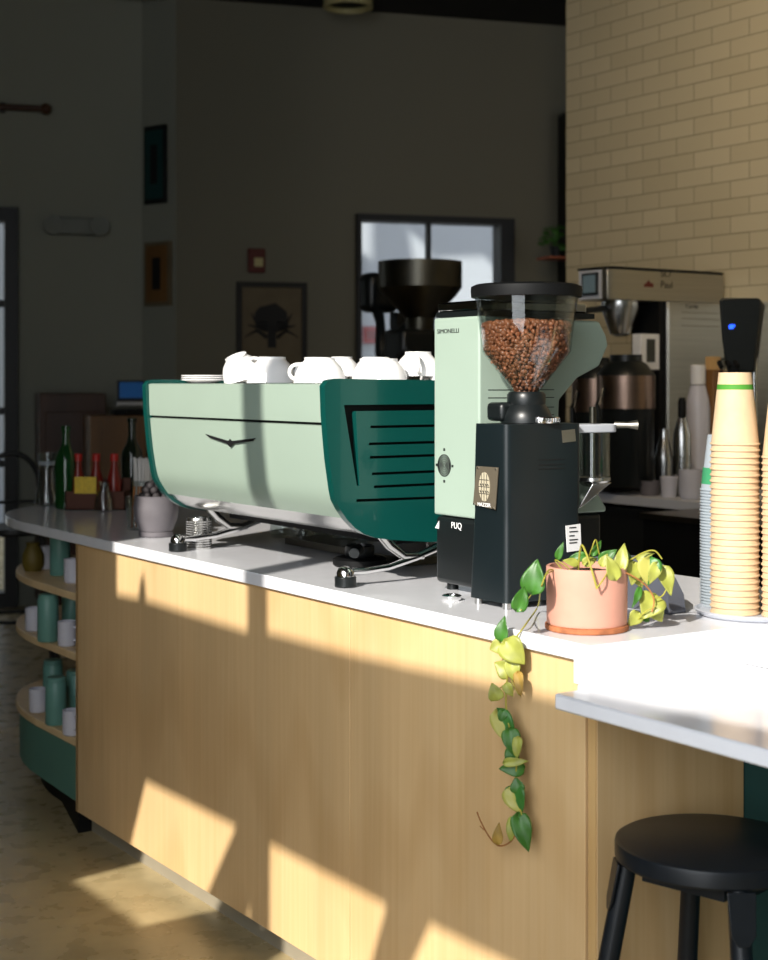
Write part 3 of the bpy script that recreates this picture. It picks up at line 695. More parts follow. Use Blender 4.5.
MB().prism([(gu0+.003, gv0+.004, ztop+.001), (gu0+.003, dmax-.03, ztop+.001), (gu1-.003, dmax-.03, ztop+.001), (gu1-.003, gv0+.004, ztop+.001)], (0, 0, .010)).build('lid_base', 'black_plastic', mg)
MB().prism([(gu0+.004, gv0+.006, ztop+.0115), (gu0+.004, dmax-.05, ztop+.0115), (gu1-.004, dmax-.05, ztop+.0115), (gu1-.004, gv0+.006, ztop+.0115)], (0, 0, .020)).build('lid', 'smoked', mg, bevel=.004)
MB().bb((gu0+.03, gv0+.012, ztop+.015), (gu1-.03, gv0+.06, ztop+.026)).build('lid_clip', 'steel', mg)
mb = MB()
for py in (390, 398, 408, 416): a = on_u(484, py, gu1); mb.bb((gu1-.002, gv0+.022, a[2]-.0008), (gu1+.0006, gv0+.19, a[2]+.0008))
mb.build('side_slots', 'ink', mg)
x, _, z = on_v(446, 331, gv0)
o = MB().mesh(text_mesh('SIMONELLI', .0125, .0006, 1.25), basis((x+.006, gv0-.0006, z), VX, VZ)).build('brand_lettering', 'ink', mg, smooth=False)
x, _, z = on_v(455.5, 527, gv0)
MB().mesh(text_mesh('PUQ', .0185, .0006, .95), basis((x, gv0+.0012, z), VX, VZ)).build('base_lettering', 'porcelain', mg, smooth=False)
x2, _, z2 = on_v(441, 527, gv0)
MB().mesh(flat_mesh([[(-.007, -.006), (.007, -.006), (.007, .010)]], .0006), basis((gu0+.010, gv0+.0012, z2), VX, VZ)).build('base_mark', 'porcelain', mg, smooth=False)
# round fan grille
x, _, z = on_v(444, 466, gv0)
mb = MB()
for r in (.005, .0095, .014, .0185, .0225):
    ring = [[(r*math.cos(2*PI*i/40), r*math.sin(2*PI*i/40)) for i in range(40)], [((r-.0022)*math.cos(2*PI*i/40), (r-.0022)*math.sin(2*PI*i/40)) for i in range(40)]]
    mb.mesh(flat_mesh(ring, .0012), basis((x, gv0-.0008, z), VX, VZ))
mb.build('fan_grille', 'ink', mg)
mb = MB()
for dx, dz_ in ((0, .032), (0, -.032), (.028, 0), (-.026, 0)): mb.box((x+dx, gv0-.0008, z+dz_), (.006, .0014, .002), (0, .7, 0)); mb.box((x+dx, gv0-.0008, z+dz_), (.006, .0014, .002), (0, -.7, 0))
mb.build('screw_marks', 'ink', mg)
# small steel ring by its foot
u, v, _ = on_z(458, 600, TOP)
rg = tagt(MB().lathe([(.017, 0), (.019, .003), (.019, .009), (.015, .011), (.013, .008), (.013, .002), (.017, 0)], seg=32).build('steel_ring', 'bright_steel'), 'small shiny steel ring lying at the foot of the black grinder', 'ring')
cplace(rg, u-.004, v-.012, TOP+.0005)

# ============================================================ BLACK GRINDER
bg_ = cthing('black_grinder', 'black coffee grinder with clear bean hopper beside the terracotta pot', 'coffee grinder', 0, 0, 0)
cu_, cv_ = -.45, .237
x0, x1, y0, y1 = -.502, -.398, .147, .327
ztp = zy(424, W(x1, y0).y)
# body: slightly waisted block with rounded corners
rings = []; mb = MB()
for k in range(13):
    f = k/12; z = TOP+.012+(ztp-TOP-.012)*f
    fl = .004*(1-f)**2+(.003*(1-math.cos(PI*f))*.5 if f > .5 else 0)
    a0 = x0-.004*(1-f)+.012*max(0, f-.15); b0 = x1+.001
    o = rr(a0-fl, y0-fl, b0+fl, y1+fl*.5, .013, 4)
    rings.append([mb.bm.verts.new((p[0], p[1], z)) for p in o])
for a, b in zip(rings, rings[1:]):
    n = len(a)
    for i in range(n): mb.bm.faces.new((a[i], a[(i+1) % n], b[(i+1) % n], b[i]))
mb.bm.faces.new(rings[0][::-1]); mb.bm.faces.new(rings[-1]); mb.build('body', 'grinder_black', bg_)
for x in (x0+.01, x1-.008):
    for y in (y0+.008, y1-.02): MB().cyl((x, y, TOP+.0005), (x, y, TOP+.012), .0085, 16).build('foot', 'steel', bg_)
# shoulder piece and collar
cz = zy(405, 2.9)
MB().lathe([(.050, ztp+.001), (.050, ztp+.012), (.044, ztp+.026), (.036, ztp+.036), (.034, cz), (0, cz)], (cu_+.0, cv_, 0), 32).build('burr_housing', 'black_plastic', bg_)
MB().lathe([(0, cz+.0005), (.036, cz+.0005), (.037, cz+.006), (.037, cz+.020), (.033, cz+.026), (0, cz+.026)], (cu_, cv_, 0), 32).build('collar', 'black_plastic', bg_)
MB().box((cu_-.028, cv_-.035, ztp+.022), (.05, .045, .036)).build('shoulder_block', 'black_plastic', bg_, bevel=.008)
pf = [(.0, ztp+.001), (.026, ztp+.001)]
mb = MB()
ax = cu_+.035; ay = cv_+.012
mb.lathe([(0, .001), (.030, .001), (.031, .003), (.031, .011), (.029, .013), (0, .013)], (ax, ay, ztp), 32)
for i in range(40): a = 2*PI*i/40; mb.box((ax+.031*math.cos(a), ay+.031*math.sin(a), ztp+.007), (.0025, .0018, .007), (0, 0, a))
mb.build('adjustment_ring', 'bright_steel', bg_)
# hopper
def zc(py): return zy(py, 2.9)
R = lambda p: p*2.9/F
out = [(R(12), zc(394)), (R(14), zc(390)), (R(44), zc(352)), (R(47), zc(325)), (R(51), zc(299))]
MB().lathe(out+[(r-.0025, z) for r, z in out[::-1]], (cu_, cv_, 0), 48).build('hopper', 'hopper_clear', bg_)
MB().lathe([(0, zc(286)), (R(50), zc(286)), (R(54.5), zc(288)), (R(55), zc(292)), (R(54.5), zc(298.5)), (R(50), zc(298.5)), (0, zc(297))], (cu_, cv_, 0), 48).build('hopper_lid', 'matte_black', bg_)
# beans
def bean_r(z):
    pr_ = [(r-.004, zz_) for r, zz_ in out]
    for a, b in zip(pr_, pr_[1:]):
        if a[1] <= z <= b[1]: return a[0]+(b[0]-a[0])*(z-a[1])/(b[1]-a[1])
    return pr_[0][0]
bz1 = zc(325)
core = [(0, zc(393)), (R(9), zc(392)), (R(41)-.006, zc(352)), (R(43)-.006, zc(330)), (0, zc(328))]
mb = MB(); mb.lathe(core, (cu_, cv_, 0), 24)
base = bmesh.new(); bmesh.ops.create_uvsphere(base, u_segments=8, v_segments=6, radius=1)
bme = bpy.data.meshes.new('bean_tmp')
for v_ in base.verts:
    if v_.co.z > 0: v_.co.z *= .9
base.to_mesh(bme); base.free()
verts = []; faces = []
def add_bean(p):
    M = Matrix.Translation(p) @ Matrix.Rotation(random.random()*6.3, 4, 'Z') @ Matrix.Rotation(random.random()*6.3, 4, 'X') @ Matrix.Rotation(random.random()*6.3, 4, 'Y') @ Matrix.Diagonal((.0072, .0054, .0038, 1))
    o = len(verts); verts.extend([tuple(M @ v.co) for v in bme.vertices]); faces.extend([[i+o for i in f.vertices] for f in bme.polygons])
z = zc(391)
while z < bz1:
    r = bean_r(z)-.0045; n = max(5, int(2*PI*r/.0092))
    for i in range(n):
        a = 2*PI*(i+random.random()*.6)/n; q = r-random.uniform(0, .003)
        add_bean((cu_+q*math.cos(a), cv_+q*math.sin(a), z+random.uniform(-.002, .002)))
    z += .0066
for i in range(420):
    a = random.random()*2*PI; q = (bean_r(bz1)-.006)*math.sqrt(random.random()); add_bean((cu_+q*math.cos(a), cv_+q*math.sin(a), bz1+.004*random.random()-.002+.006*(1-q/.08)))
bm_ = bpy.data.meshes.new('coffee_beans'); bm_.from_pydata(verts, [], faces); bm_.materials.append(MATS['bean'])
for p in bm_.polygons: p.use_smooth = True
bo = bpy.data.objects.new('coffee_beans', bm_); C.objects.link(bo); cplace(bo); tagt(bo, 'brown roasted coffee beans filling the clear grinder hopper', 'coffee beans', kind='stuff')
co_ = mb.build('bean_fill', 'bean_dark', bo)
# plate with globe
def bl(px, py): a_, _, z_ = on_v(px, py, y0-.006); return (a_, z_)
pl = [bl(477.5, 465), bl(499, 466.5), bl(496, 508), bl(474, 503)]
VB = y0-.0062
MB().mesh(flat_mesh([pl], .0016), basis((0, VB, 0), VX, VZ)).build('name_plate', 'plate_bronze', bg_)
gc = bl(485.5, 485.5); mb = MB()
rx, rz_ = .0165, .0275
def ell(s): return [(gc[0]+rx*s*math.cos(2*PI*i/36), gc[1]+rz_*s*math.sin(2*PI*i/36)) for i in range(36)]
mb.mesh(flat_mesh([ell(1)], .001), basis((0, VB-.0013, 0), VX, VZ)); o = mb.build('globe_disc', 'picture_mat', bg_); 
MATS['globe'] = mat('globe', (206, 196, 170), rough=.4, metal=.2); o.data.materials[0] = MATS['globe']
mb = MB()
for zz_ in (-.013, 0, .013): hw = rx*math.sqrt(1-(zz_/rz_)**2); mb.bb((gc[0]-hw, VB-.0024, gc[1]+zz_-.0006), (gc[0]+hw, VB-.0018, gc[1]+zz_+.0006))
for xx in (-.008, 0, .008): hh = rz_*math.sqrt(1-(xx/rx)**2); mb.bb((gc[0]+xx-.0005, VB-.0024, gc[1]-hh), (gc[0]+xx+.0005, VB-.0018, gc[1]+hh))
for zz_ in (.004, -.009):
    for xx in (-.011, -.003, .005, .012): mb.box((gc[0]+xx, VB-.0021, gc[1]+zz_), (.0045, .0006, .002), (0, .9, 0))
mb.build('globe_lines', 'ink', bg_)
tc_ = bl(485.5, 503.5)
MB().mesh(text_mesh('MAZZER', .0100, .0008, 1.05), basis((tc_[0]-.001, VB-.0014, tc_[1]), VX, VZ)).build('plate_lettering', 'porcelain', bg_, smooth=False)
mb = MB()
for px, py in ((479.5, 467), (497, 468), (475.5, 502.5), (494.5, 506.5)): a_ = bl(px, py); mb.cyl((a_[0], VB-.0008, a_[1]), (a_[0], VB-.003, a_[1]), .0016, 10)
mb.build('plate_screws', 'bright_steel', bg_)
# stickers, slots on the right face
def br_(px, py): _, v_, z_ = on_u(px, py, x1+.004); return (v_, z_)
XB = x1+.0048
MB().mesh(flat_mesh([[br_(561, 430), br_(574, 428.5), br_(575, 440.5), br_(562, 442)]], .0008), basis((XB, 0, 0), VY, VZ)).build('foil_sticker', 'brushed_steel', bg_)
mb = MB()
for py in (459, 464, 468):
    a_ = br_(538, py); b_ = br_(564, py); mb.bb((XB-.0012, a_[0], a_[1]-.0007), (XB+.0003, b_[0], a_[1]+.0007))
mb.build('vent_slots', 'ink', bg_)
tg = [br_(564.5, 524), br_(579, 522), br_(580, 548), br_(566, 550)]
MB().mesh(flat_mesh([tg], .0012), basis((XB+.001, 0, 0), VY, VZ)).build('info_label', 'white_plastic', bg_)
mb = MB(); 
for py, w_ in ((526, 8), (530, 10), (534, 6), (538, 10), (541, 9)):
    a_ = br_(568, py); mb.bb((XB+.0014, a_[0], a_[1]-.0011), (XB+.0024, a_[0]+w_*.0021, a_[1]+.0011))
mb.build('label_print', 'ink', bg_)
# doser arm, chamber and chute
dv = .405; du = -.45
MB().prism([(x, y, ztp-.004) for x, y in rr(du-.045, y1-.03, du+.035, dv+.046, .028, 6)], (0, 0, -.016)).build('doser_rim', 'grey_tray', bg_, bevel=.002)
zd0, zd1 = ztp-.021, zy(476, 3.0)
MB().lathe([(.034, zd0), (.034, zd1+.002), (.031, zd1+.002), (.031, zd0)], (du, dv, 0), 32).build('doser_chamber', 'hopper_clear', bg_)
MB().cyl((du, dv, zd0), (du, dv, zd1), .005, 12).build('doser_shaft', 'brushed_steel', bg_)
MB().lathe([(0, zd1+.0005), (.035, zd1+.0005), (.035, zd1-.006), (.030, zd1-.010), (0, zd1-.010)], (du, dv, 0), 32).build('doser_floor', 'steel', bg_)
zch = zy(507, 2.97)
top_ = [(du-.022, dv-.020, zd1-.0105), (du+.024, dv-.020, zd1-.0105), (du+.024, dv+.030, zd1-.0105), (du-.022, dv+.030, zd1-.0105)]
bot_ = [(du-.008, dv-.044, zch), (du+.008, dv-.044, zch), (du+.008, dv-.032, zch+.004), (du-.008, dv-.032, zch+.004)]
mb = MB(); A_ = [mb.bm.verts.new(p) for p in top_]; B_ = [mb.bm.verts.new(p) for p in bot_]
for i in range(4): mb.bm.faces.new((A_[i], A_[(i+1) % 4], B_[(i+1) % 4], B_[i]))
mb.bm.faces.new(A_[::-1]); mb.bm.faces.new(B_); mb.build('chute', 'bright_steel', bg_, bevel=.002)
MB().tube([(du+.02, dv+.04, ztp-.006), (du+.04, dv+.055, ztp-.006), (du+.05, dv+.072, ztp-.006)], [.007, .006, .010], 12).build('doser_lever', 'brushed_steel', bg_)
MB().cyl((du, dv, ztp-.003), (du, dv, ztp+.03), .007, 14).build('doser_knob', 'dark_steel', bg_)

# ============================================================ SLATE KNOCK BOX BEHIND THE POT
def kb(px, py, v_): a_, _, z_ = on_v(px, py, v_); return (a_, z_)
kv = .335
arc = [kb(540, 611, kv), kb(540, 572, kv), kb(547, 566, kv), kb(600, 556, kv), kb(630, 557, kv), kb(648, 566, kv), kb(660, 580, kv), kb(668, 596, kv), kb(670, 607, kv)]
arc[0] = (arc[0][0], TOP+.0008); arc[-1] = (arc[-1][0], TOP+.0008)
kb_ = cthing('knock_box', 'slate grey rounded box standing behind the terracotta pot', 'knock box', 0, 0, 0)
MB().mesh(flat_mesh([arc], .04), basis((0, kv+.020, 0), VX, VZ)).build('body', 'slate_plastic', kb_, bevel=.006, seg=3)
m_ = kb(632, 590, kv)
MB().lathe([(0, 0), (.035, 0), (.034, .003), (0, .003)], (0, 0, 0), 32, basis((m_[0], kv-.001, m_[1]), VX, VZ)).build('side_disc', 'slate_plastic', kb_)

# ============================================================ POTTED POTHOS
u, v, _ = on_z(586.8, 629, TOP)
pu, pv = u, v; PR = .0692; PH = .1075
pt = cthing('potted_pothos', 'terracotta pot of trailing variegated pothos at the counter corner', 'potted plant', pu, pv, TOP+.0005)
inv = pt.matrix_world.inverted() if False else (Matrix.Translation(W(pu, pv, TOP+.0005)) @ Matrix.Rotation(RZ, 4, 'Z')).inverted()
MB().lathe([(0, .0105), (PR-.002, .0105), (PR-.001, .014), (PR, PH-.002), (PR-.001, PH), (PR-.006, PH), (PR-.007, PH-.02), (0, PH-.02)], seg=56).build('pot', 'terracotta', pt)
MB().lathe([(0, 0), (PR+.0005, 0), (PR+.002, .002), (PR+.002, .009), (PR-.001, .0102), (0, .0102)], seg=56).build('saucer', 'terracotta_rim', pt)
mb = MB().lathe([(0, PH-.0195), (PR-.0075, PH-.0195), (PR-.0075, PH-.012), (.03, PH-.007), (0, PH-.005)], seg=32)
mb.build('soil', 'soil', pt)
YP = W(pu, pv).y
def P(px, py, dy=0):      # a world point by image direction at a chosen real depth
    return at(px, py, YP+dy)
def hang(px, py, off=-.022):
    a_ = on_v(px, py, off); return W(*a_)
TOCAM = Vector((0, -1, .12))
def leaf(c_, length, width, ang, m, face=None, cup=.25, bend=.25):
    """heart leaf: centre, tip direction angle in the viewing plane (deg, 0=right, 90=up), facing vector"""
    f = (Vector(face) if face else TOCAM+Vector((random.uniform(-.35, .35), 0, random.uniform(-.2, .3)))).normalized()
    right = Vector((1, 0, 0)); upv = f.cross(right)*-1
    rt = (right - f*right.dot(f)).normalized(); upv = f.cross(rt); 
    if upv.z < 0: upv = -upv
    a = math.radians(ang); y = rt*math.cos(a)+upv*math.sin(a); x = y.cross(f); 
    M = Matrix((x, y, f)).transposed().to_4x4(); M.translation = c_
    mb = MB(); NU = 12; grid = []
    for i in range(NU+1):
        tt = i/NU
        w_ = (math.sin(PI*min(1, tt**.62)))**.75*(1-.35*tt) if 0 < tt < 1 else 0
        row = []
        for j in range(-4, 5):
            s = j/4; xx = s*w_*width*.58; yy = (tt-.45)*length - (.10*length*abs(s)*(1-tt)**3)
            zz_ = cup*abs(xx)*(.8) - bend*length*(tt-.45)**2*1.2 + .03*length*math.sin(tt*9+s*2)*abs(s)
            row.append(mb.bm.verts.new((xx, yy, zz_)))
        grid.append(row)
    for a_, b_ in zip(grid, grid[1:]):
        for j in range(8): mb.bm.faces.new((a_[j], a_[j+1], b_[j+1], b_[j]))
    bmesh.ops.remove_doubles(mb.bm, verts=mb.bm.verts[:], dist=.00002)
    o = mb.build('leaf', m); o.matrix_world = inv @ M; o.parent = pt
    md = o.modifiers.new('thick', 'SOLIDIFY'); md.thickness = .0006
    return o
def stem(pts, r, m='stem', n=6):
    P_ = [Vector(p) for p in pts]; o = []
    for i in range(len(P_)-1):
        a, b, c_, d = P_[max(i-1, 0)], P_[i], P_[i+1], P_[min(i+2, len(P_)-1)]
        for k in range(n):
            t_ = k/n; o.append(.5*((2*b)+(-a+c_)*t_+(2*a-5*b+4*c_-d)*t_*t_+(-a+3*b-3*c_+d)*t_**3))
    o.append(P_[-1]); return MB().tube(o, r, 8).build('stem', m, pt, inv=inv)
px2m = YP/F
G, Lm, Sp, Dr = 'leaf_green', 'leaf_lime', 'leaf_split', 'leaf_dry'
# trailing vine down the counter front
hh = on_v(517, 640, -.014)
stem([P(560, 574, .0), P(549, 570, -.05), P(541, 588, -.07), W(*on_z(538, 606, TOP+.012)), W(*on_z(526, 624, TOP+.010)), hang(514, 641, -.010), hang(510, 655), hang(507, 680), hang(506, 705), hang(510, 730), hang(517, 750), hang(516, 775), hang(518, 800), hang(522, 815)], .0014)
stem([P(556, 572, .0), P(546, 575, -.05), hang(524, 605, .05), P(521, 610, -.12)], .0011)
stem([hang(522, 822), hang(512, 840), hang(500, 846), hang(490, 838), hang(481, 822), hang(477, 812)], .0014, 'dry_stem')
stem([hang(484, 830), hang(480, 826)], .001, 'dry_stem')
stem([hang(511, 680), hang(516, 690), hang(519, 695)], .0009); stem([hang(505, 684), hang(498, 690)], .0009)
for px, py, ln, wd, an, m in ((502, 629, 20, 11, 80, G), (496, 647, 11, 12, 200, Lm), (514, 652, 24, 20, -50, Lm), (503, 668, 16, 15, 150, Lm), (513, 671, 18, 12, -80, Lm),
        (519, 684, 20, 8, -85, Dr), (495, 692, 14, 12, 110, Lm), (509, 690, 12, 8, -60, Lm), (502, 716, 10, 8, -110, G), (505, 728, 32, 17, -65, Sp), (512, 742, 22, 14, -80, G), (517, 748, 18, 8, -95, Lm),
        (511, 757, 14, 12, -120, G), (512, 768, 20, 13, 185, G), (515, 762, 20, 7, 5, Lm), (517, 785, 12, 11, 100, G), (516, 800, 22, 19, -70, Sp), (510, 797, 17, 9, -95, G), (523, 832, 30, 15, -75, G), (513, 829, 20, 12, 250, Lm), (498, 834, 17, 8, 85, Dr)):
    leaf(hang(px, py, -.022-random.uniform(0, .008)), ln*px2m*1.2, wd*px2m*1.3, an, m, face=(-.30+random.uniform(-.22, .22), -1, .1+random.uniform(-.1, .15)))
# leaves beside the pot and over it
for px, py, ln, wd, an, m, dy in ((534, 577, 29, 19, 80, G, -.07), (521, 599, 22, 13, 70, G, -.10),
        (560, 551, 16, 6, 70, G, 0), (597, 548, 16, 6, 55, G, -.02), (576, 558, 18, 8, 195, G, 0), (571, 562, 14, 7, 170, Lm, -.04), (590, 561, 14, 8, 20, Lm, -.01),
        (608, 556, 18, 10, 35, G, -.03), (612, 568, 22, 12, 110, Lm, -.06), (622, 557, 24, 11, 78, Lm, -.03), (628, 562, 20, 9, 95, G, -.01), (604, 560, 12, 7, 60, Lm, -.05), (634, 573, 20, 15, -100, Lm, -.02), (625, 569, 16, 9, 200, G, -.02), (639, 579, 16, 12, -70, Lm, -.01),
        (649, 571, 24, 19, -95, Sp, -.02), (654, 573, 20, 10, -110, Lm, -.025), (667, 580, 26, 13, -75, Lm, -.01), (637, 597, 20, 6, -115, G, -.02), (645, 556, 16, 6, 15, Lm, 0),
        (650, 606, 24, 22, -120, Lm, -.01), (657, 613, 17, 14, -60, Lm, .0), (634, 619, 15, 12, -130, Lm, -.01), (644, 617, 12, 8, 180, G, .0)):
    leaf(P(px, py, dy), ln*px2m*1.12, wd*px2m*1.25, an, m)
stem([P(578, 572, -.03), P(581, 546, -.05), P(586, 553, -.07), P(592, 571, -.08), P(597, 589, -.085)], [.0017]*24+[.0017], 'stem')
stem([P(597, 588, -.085), P(603, 580, -.08), P(608, 572, -.06)], .0013)
stem([P(610, 572, -.01), P(600, 556, -.02), P(596, 540, -.03), P(592, 548, -.03), P(586, 566, 0)], .0011)
stem([P(612, 570, -.02), P(630, 560, -.02), P(645, 552, -.01), P(655, 551, -.01), P(662, 559, -.01)], .0013)
stem([P(620, 570, -.03), P(636, 578, -.03), P(648, 588, -.02), P(654, 600, -.02), P(652, 612, -.02)], .0013, 'dry_stem')
stem([P(654, 598, -.02), P(662, 596, -.015), P(667, 588, -.01)], .0011); stem([P(656, 606, -.02), P(645, 612, -.02), P(638, 620, -.01)], .001)
stem([P(566, 574, -.02), P(555, 560, -.01), P(566, 566, -.03), P(572, 572, -.03)], .001)

# ============================================================ CUP STACKS
def stack_pos(px, Y): p = at(px, 500, Y); q = uvz(Vector((p.x, p.y, 0))); return q[0], q[1]
su_, sv_ = stack_pos(735, 2.70); s2u, s2v = stack_pos(787, 2.66); s3u, s3v = stack_pos(725, 2.79)
tr = tagt(MB().lathe([(0, 0), (.098, 0), (.104, .003), (.108, .010), (.104, .011), (.099, .006), (0, .005)], seg=64).build('round_tray', 'grey_tray'), 'round light grey tray under the stacks of cups', 'tray')
pc_ = uvz(at(755, 500, 2.72)); cplace(tr, pc_[0], pc_[1], TOP+.0005)
TZ = TOP+.0065
cupme = MB().lathe([(.0430, .0), (.0442, .0008), (.0445, .0022), (.0440, .0036), (.0424, .0042), (.0293, .130), (.0285, .130), (.0280, .1262), (0, .1255)], seg=40)
k0 = tagt(cupme.build('paper_cup', 'kraft'), '', 'cup', 'kraft cups in the left stack')
ordn = lambda i, n: 'bottom one' if i == 0 else ('topmost one' if i == n-1 else '%d%s from the bottom' % (i+1, {1: 'st', 2: 'nd', 3: 'rd'}.get((i+1) % 10 if (i+1) % 100 not in (11, 12, 13) else 0, 'th')))
n = 28
for i in range(n):
    o = k0 if i == 0 else k0.copy()
    if i: C.objects.link(o)
    o['label'] = 'upturned kraft paper cup in the full left stack, %s' % ordn(i, n)
    cplace(o, su_+random.uniform(-.0004, .0004), sv_, TZ+i*.0112, random.random()*6)
n = 26
for i in range(n):
    o = k0.copy(); C.objects.link(o); o['group'] = 'kraft cups in the right stack'
    o['label'] = 'upturned kraft paper cup in the stack cut by the right edge, %s' % ordn(i, n)
    cplace(o, s2u+random.uniform(-.0004, .0004), s2v, TZ+i*.0112, random.random()*6)
pm = tagt(MB().lathe([(.0440, 0), (.0462, .0004), (.0462, .0022), (.0440, .0026), (.0320, .100), (.0312, .103), (0, .103)], seg=40).build('plastic_cup', 'frosted'), '', 'cup', 'clear plastic cups in the stack')
n = 40
for i in range(n):
    o = pm if i == 0 else pm.copy()
    if i: C.objects.link(o)
    o['label'] = 'upturned clear plastic cup in the stack behind the kraft cups, %s' % ordn(i, n)
    cplace(o, s3u+random.uniform(-.0005, .0005), s3v, TZ+i*.0055)
    if i == n-1: MB().lathe([(.0432, .012), (.0405, .042), (.0396, .042), (.0422, .012)], seg=32).build('green_print', 'green_print', o)

# ============================================================ BACK COUNTER
VBk = 2.24
bc = cthing('back_counter', 'dark undercounter cabinet with thin grey worktop against the tiled wall', 'counter', 0, 0, 0)
MB().bb((-4.4, VBk, TOP-.032), (1.2, VT-.003, TOP)).build('worktop', 'grey_tray', bc)
MB().bb((-4.35, VBk+.05, .12), (1.15, VT-.01, TOP-.033)).build('cabinet_body', 'matte_black', bc)
for i in range(7):
    a = -4.33+i*.78; d_ = MB().bb((a, VBk+.03, .14), (a+.77, VBk+.049, TOP-.05)).build('door', 'frame_black', bc)
    MB().bb((a+.68, VBk+.012, .55), (a+.70, VBk+.0295, .74)).build('handle', 'dark_steel', d_)
MB().bb((-4.3, VBk+.12, FZ), (1.1, VT-.05, .12)).build('toe_kick', 'matte_black', bc)
# low equipment between the counters, behind the main one
def box_at(name, lab, cat, pts, m, depth=.25):
    pass
a0 = on_v(652, 528, .80); a1 = on_v(692, 545, .80)
lb = cthing('undercounter_fridge', 'black low appliance in the aisle behind the slate box', 'appliance', -.02, 1.45, 0)
MB().bb((-.62, -.0, FZ), (.08, .40, .80)).build('body', 'black_plastic', lb, bevel=.006)
MB().bb((-.60, -.012, .08), (-.10, -.001, .77)).build('door', 'frame_black', lb, bevel=.003)
MB().tube([(-.56, -.03, .74), (-.14, -.03, .74)], .006, 8).build('handle', 'dark_steel', lb)

# ---- twin brewer
bu = -2.496
br = cthing('batch_brewer', 'large steel batch coffee brewer with display against the tiled wall', 'coffee brewer', 0, 0, TOP)
H0, H1 = .742, .860
hd = [(bu-.17, 2.30), (bu-.035, 2.30), (bu-.012, 2.305), (bu, 2.33), (bu, 2.925), (bu-.17, 2.925)]
MB().prism([(x, y, H0) for x, y in hd], (0, 0, H1-H0)).build('head', 'brushed_steel', br, bevel=.002)
MB().prism([(x-(.004 if x < bu-.1 else -.005), y-.005, H1+.0005) for x, y in hd], (0, 0, .008)).build('top_cover', 'matte_black', br)
MB().bb((bu-.17, 2.62, .0), (bu, 2.925, H0-.001)).build('column', 'brushed_steel', br)
MB().bb((bu-.006, 2.605, .0), (bu+.002, 2.6195, H0-.001)).build('column_edge', 'bright_steel', br)
MB().bb((bu-.165, 2.575, .10), (bu-.01, 2.604, H0-.001)).build('back_plate', 'matte_black', br)
MB().bb((bu-.17, 2.305, .001), (bu, 2.604, .03)).build('base', 'black_plastic', br, bevel=.004)
MB().bb((bu-.168, 2.2975, H0+.003), (bu-.037, 2.2995, H1-.003)).build('front_sheen', 'grey_tray', br)  # pale grey sheet standing in for the bright reflection on the steel front
MB().bb((bu-.145, 2.290, H0+.018), (bu-.05, 2.297, H1-.012)).build('display_bezel', 'black_plastic', br, bevel=.003)
MB().bb((bu-.132, 2.2875, H0+.028), (bu-.063, 2.2895, H1-.022)).build('display', 'lcd', br)
MB().lathe([(.075, H0-.001), (.075, H0-.03), (.04, H0-.13), (.02, H0-.14), (0, H0-.14)], (bu-.085, 2.44, 0), 32).build('brew_basket', 'steel', br)
MB().tube([(bu-.085, 2.37, H0-.03), (bu-.085, 2.28, H0-.04), (bu-.085, 2.25, H0-.045)], [.012, .012, .015], 12).build('basket_handle', 'black_plastic', br)
MB().bb((bu-.05, 2.47, H0-.27), (bu-.001, 2.57, H0-.13)).build('switch_box', 'white_plastic', br, bevel=.003)
MB().bb((bu-.0008, 2.50, H0-.24), (bu+.001, 2.545, H0-.15)).build('switch_panel', 'dark_steel', br)
_, vv, zz_ = on_u(666, 274, bu); MB().mesh(text_mesh('St.7', .040, .001), basis((bu+.0006, vv, zz_-TOP), VY, VZ)).build('head_lettering', 'ink', br, smooth=False)
_, vv, zz_ = on_u(666.5, 285, bu); MB().mesh(text_mesh('Paul', .040, .001), basis((bu+.0006, vv, zz_-TOP), VY, VZ)).build('head_lettering', 'ink', br, smooth=False)
_, vv, zz_ = on_u(648.5, 284, bu); MB().mesh(flat_mesh([[(-.026, -.012), (.026, -.012), (.024, .004), (.010, .004), (.004, .014), (-.006, .012), (-.010, .004), (-.022, .0)]], .001), basis((bu+.0006, vv, zz_-TOP), VY, VZ)).build('head_emblem', 'alarm_red', br, smooth=False)
_, vv, zz_ = on_u(692, 306.5, bu); MB().mesh(text_mesh('Curtis', .022, .001, 1.3), basis((bu+.0006, vv, zz_-TOP), VY, VZ)).build('column_lettering', 'ink', br, smooth=False)
mb = MB()
for py in (313, 319, 326): _, vv, zz_ = on_u(700, py, bu); mb.bb((bu-.0005, 2.69, zz_-TOP-.001), (bu+.0008, 2.90, zz_-TOP+.001))
mb.build('column_seams', 'dark_steel', br)

def urn(lab, px, Y, r, h, first=None):
    p = at(px, 420, Y); o = thing('thermal_server', lab, 'coffee server', (p.x, p.y, TOP+(.031 if Y < 5.8 else .0005)), RZ, 'black thermal coffee servers')
    MB().lathe([(0, 0), (r*.9, 0), (r*.95, .01), (r*.95, h*.57), (r*.98, h*.59), (0, h*.59)]).build('body', 'black_plastic', o)
    MB().lathe([(0, h*.5905), (r, h*.5905), (r, h*.84), (0, h*.84)]).build('steel_band', 'bronze_steel', o)
    MB().lathe([(0, h*.8405), (r*.99, h*.8405), (r*.95, h*.86), (r*.70, h*.93), (r*.55, h*.95), (r*.55, h), (0, h)]).build('lid', 'black_plastic', o)
    MB().tube([(-.0, -r*.9, h*.40), (0, -r*1.25, h*.42), (0, -r*1.3, h*.62), (0, -r*.95, h*.74)], .011, 10).build('handle', 'black_plastic', o)
    return o
urn('black thermal server with wide steel band under the brewer', 626, 5.68, .110, .496)
urn('black thermal server with steel band at the left of the brewer', 596, 5.9, .095, .52)

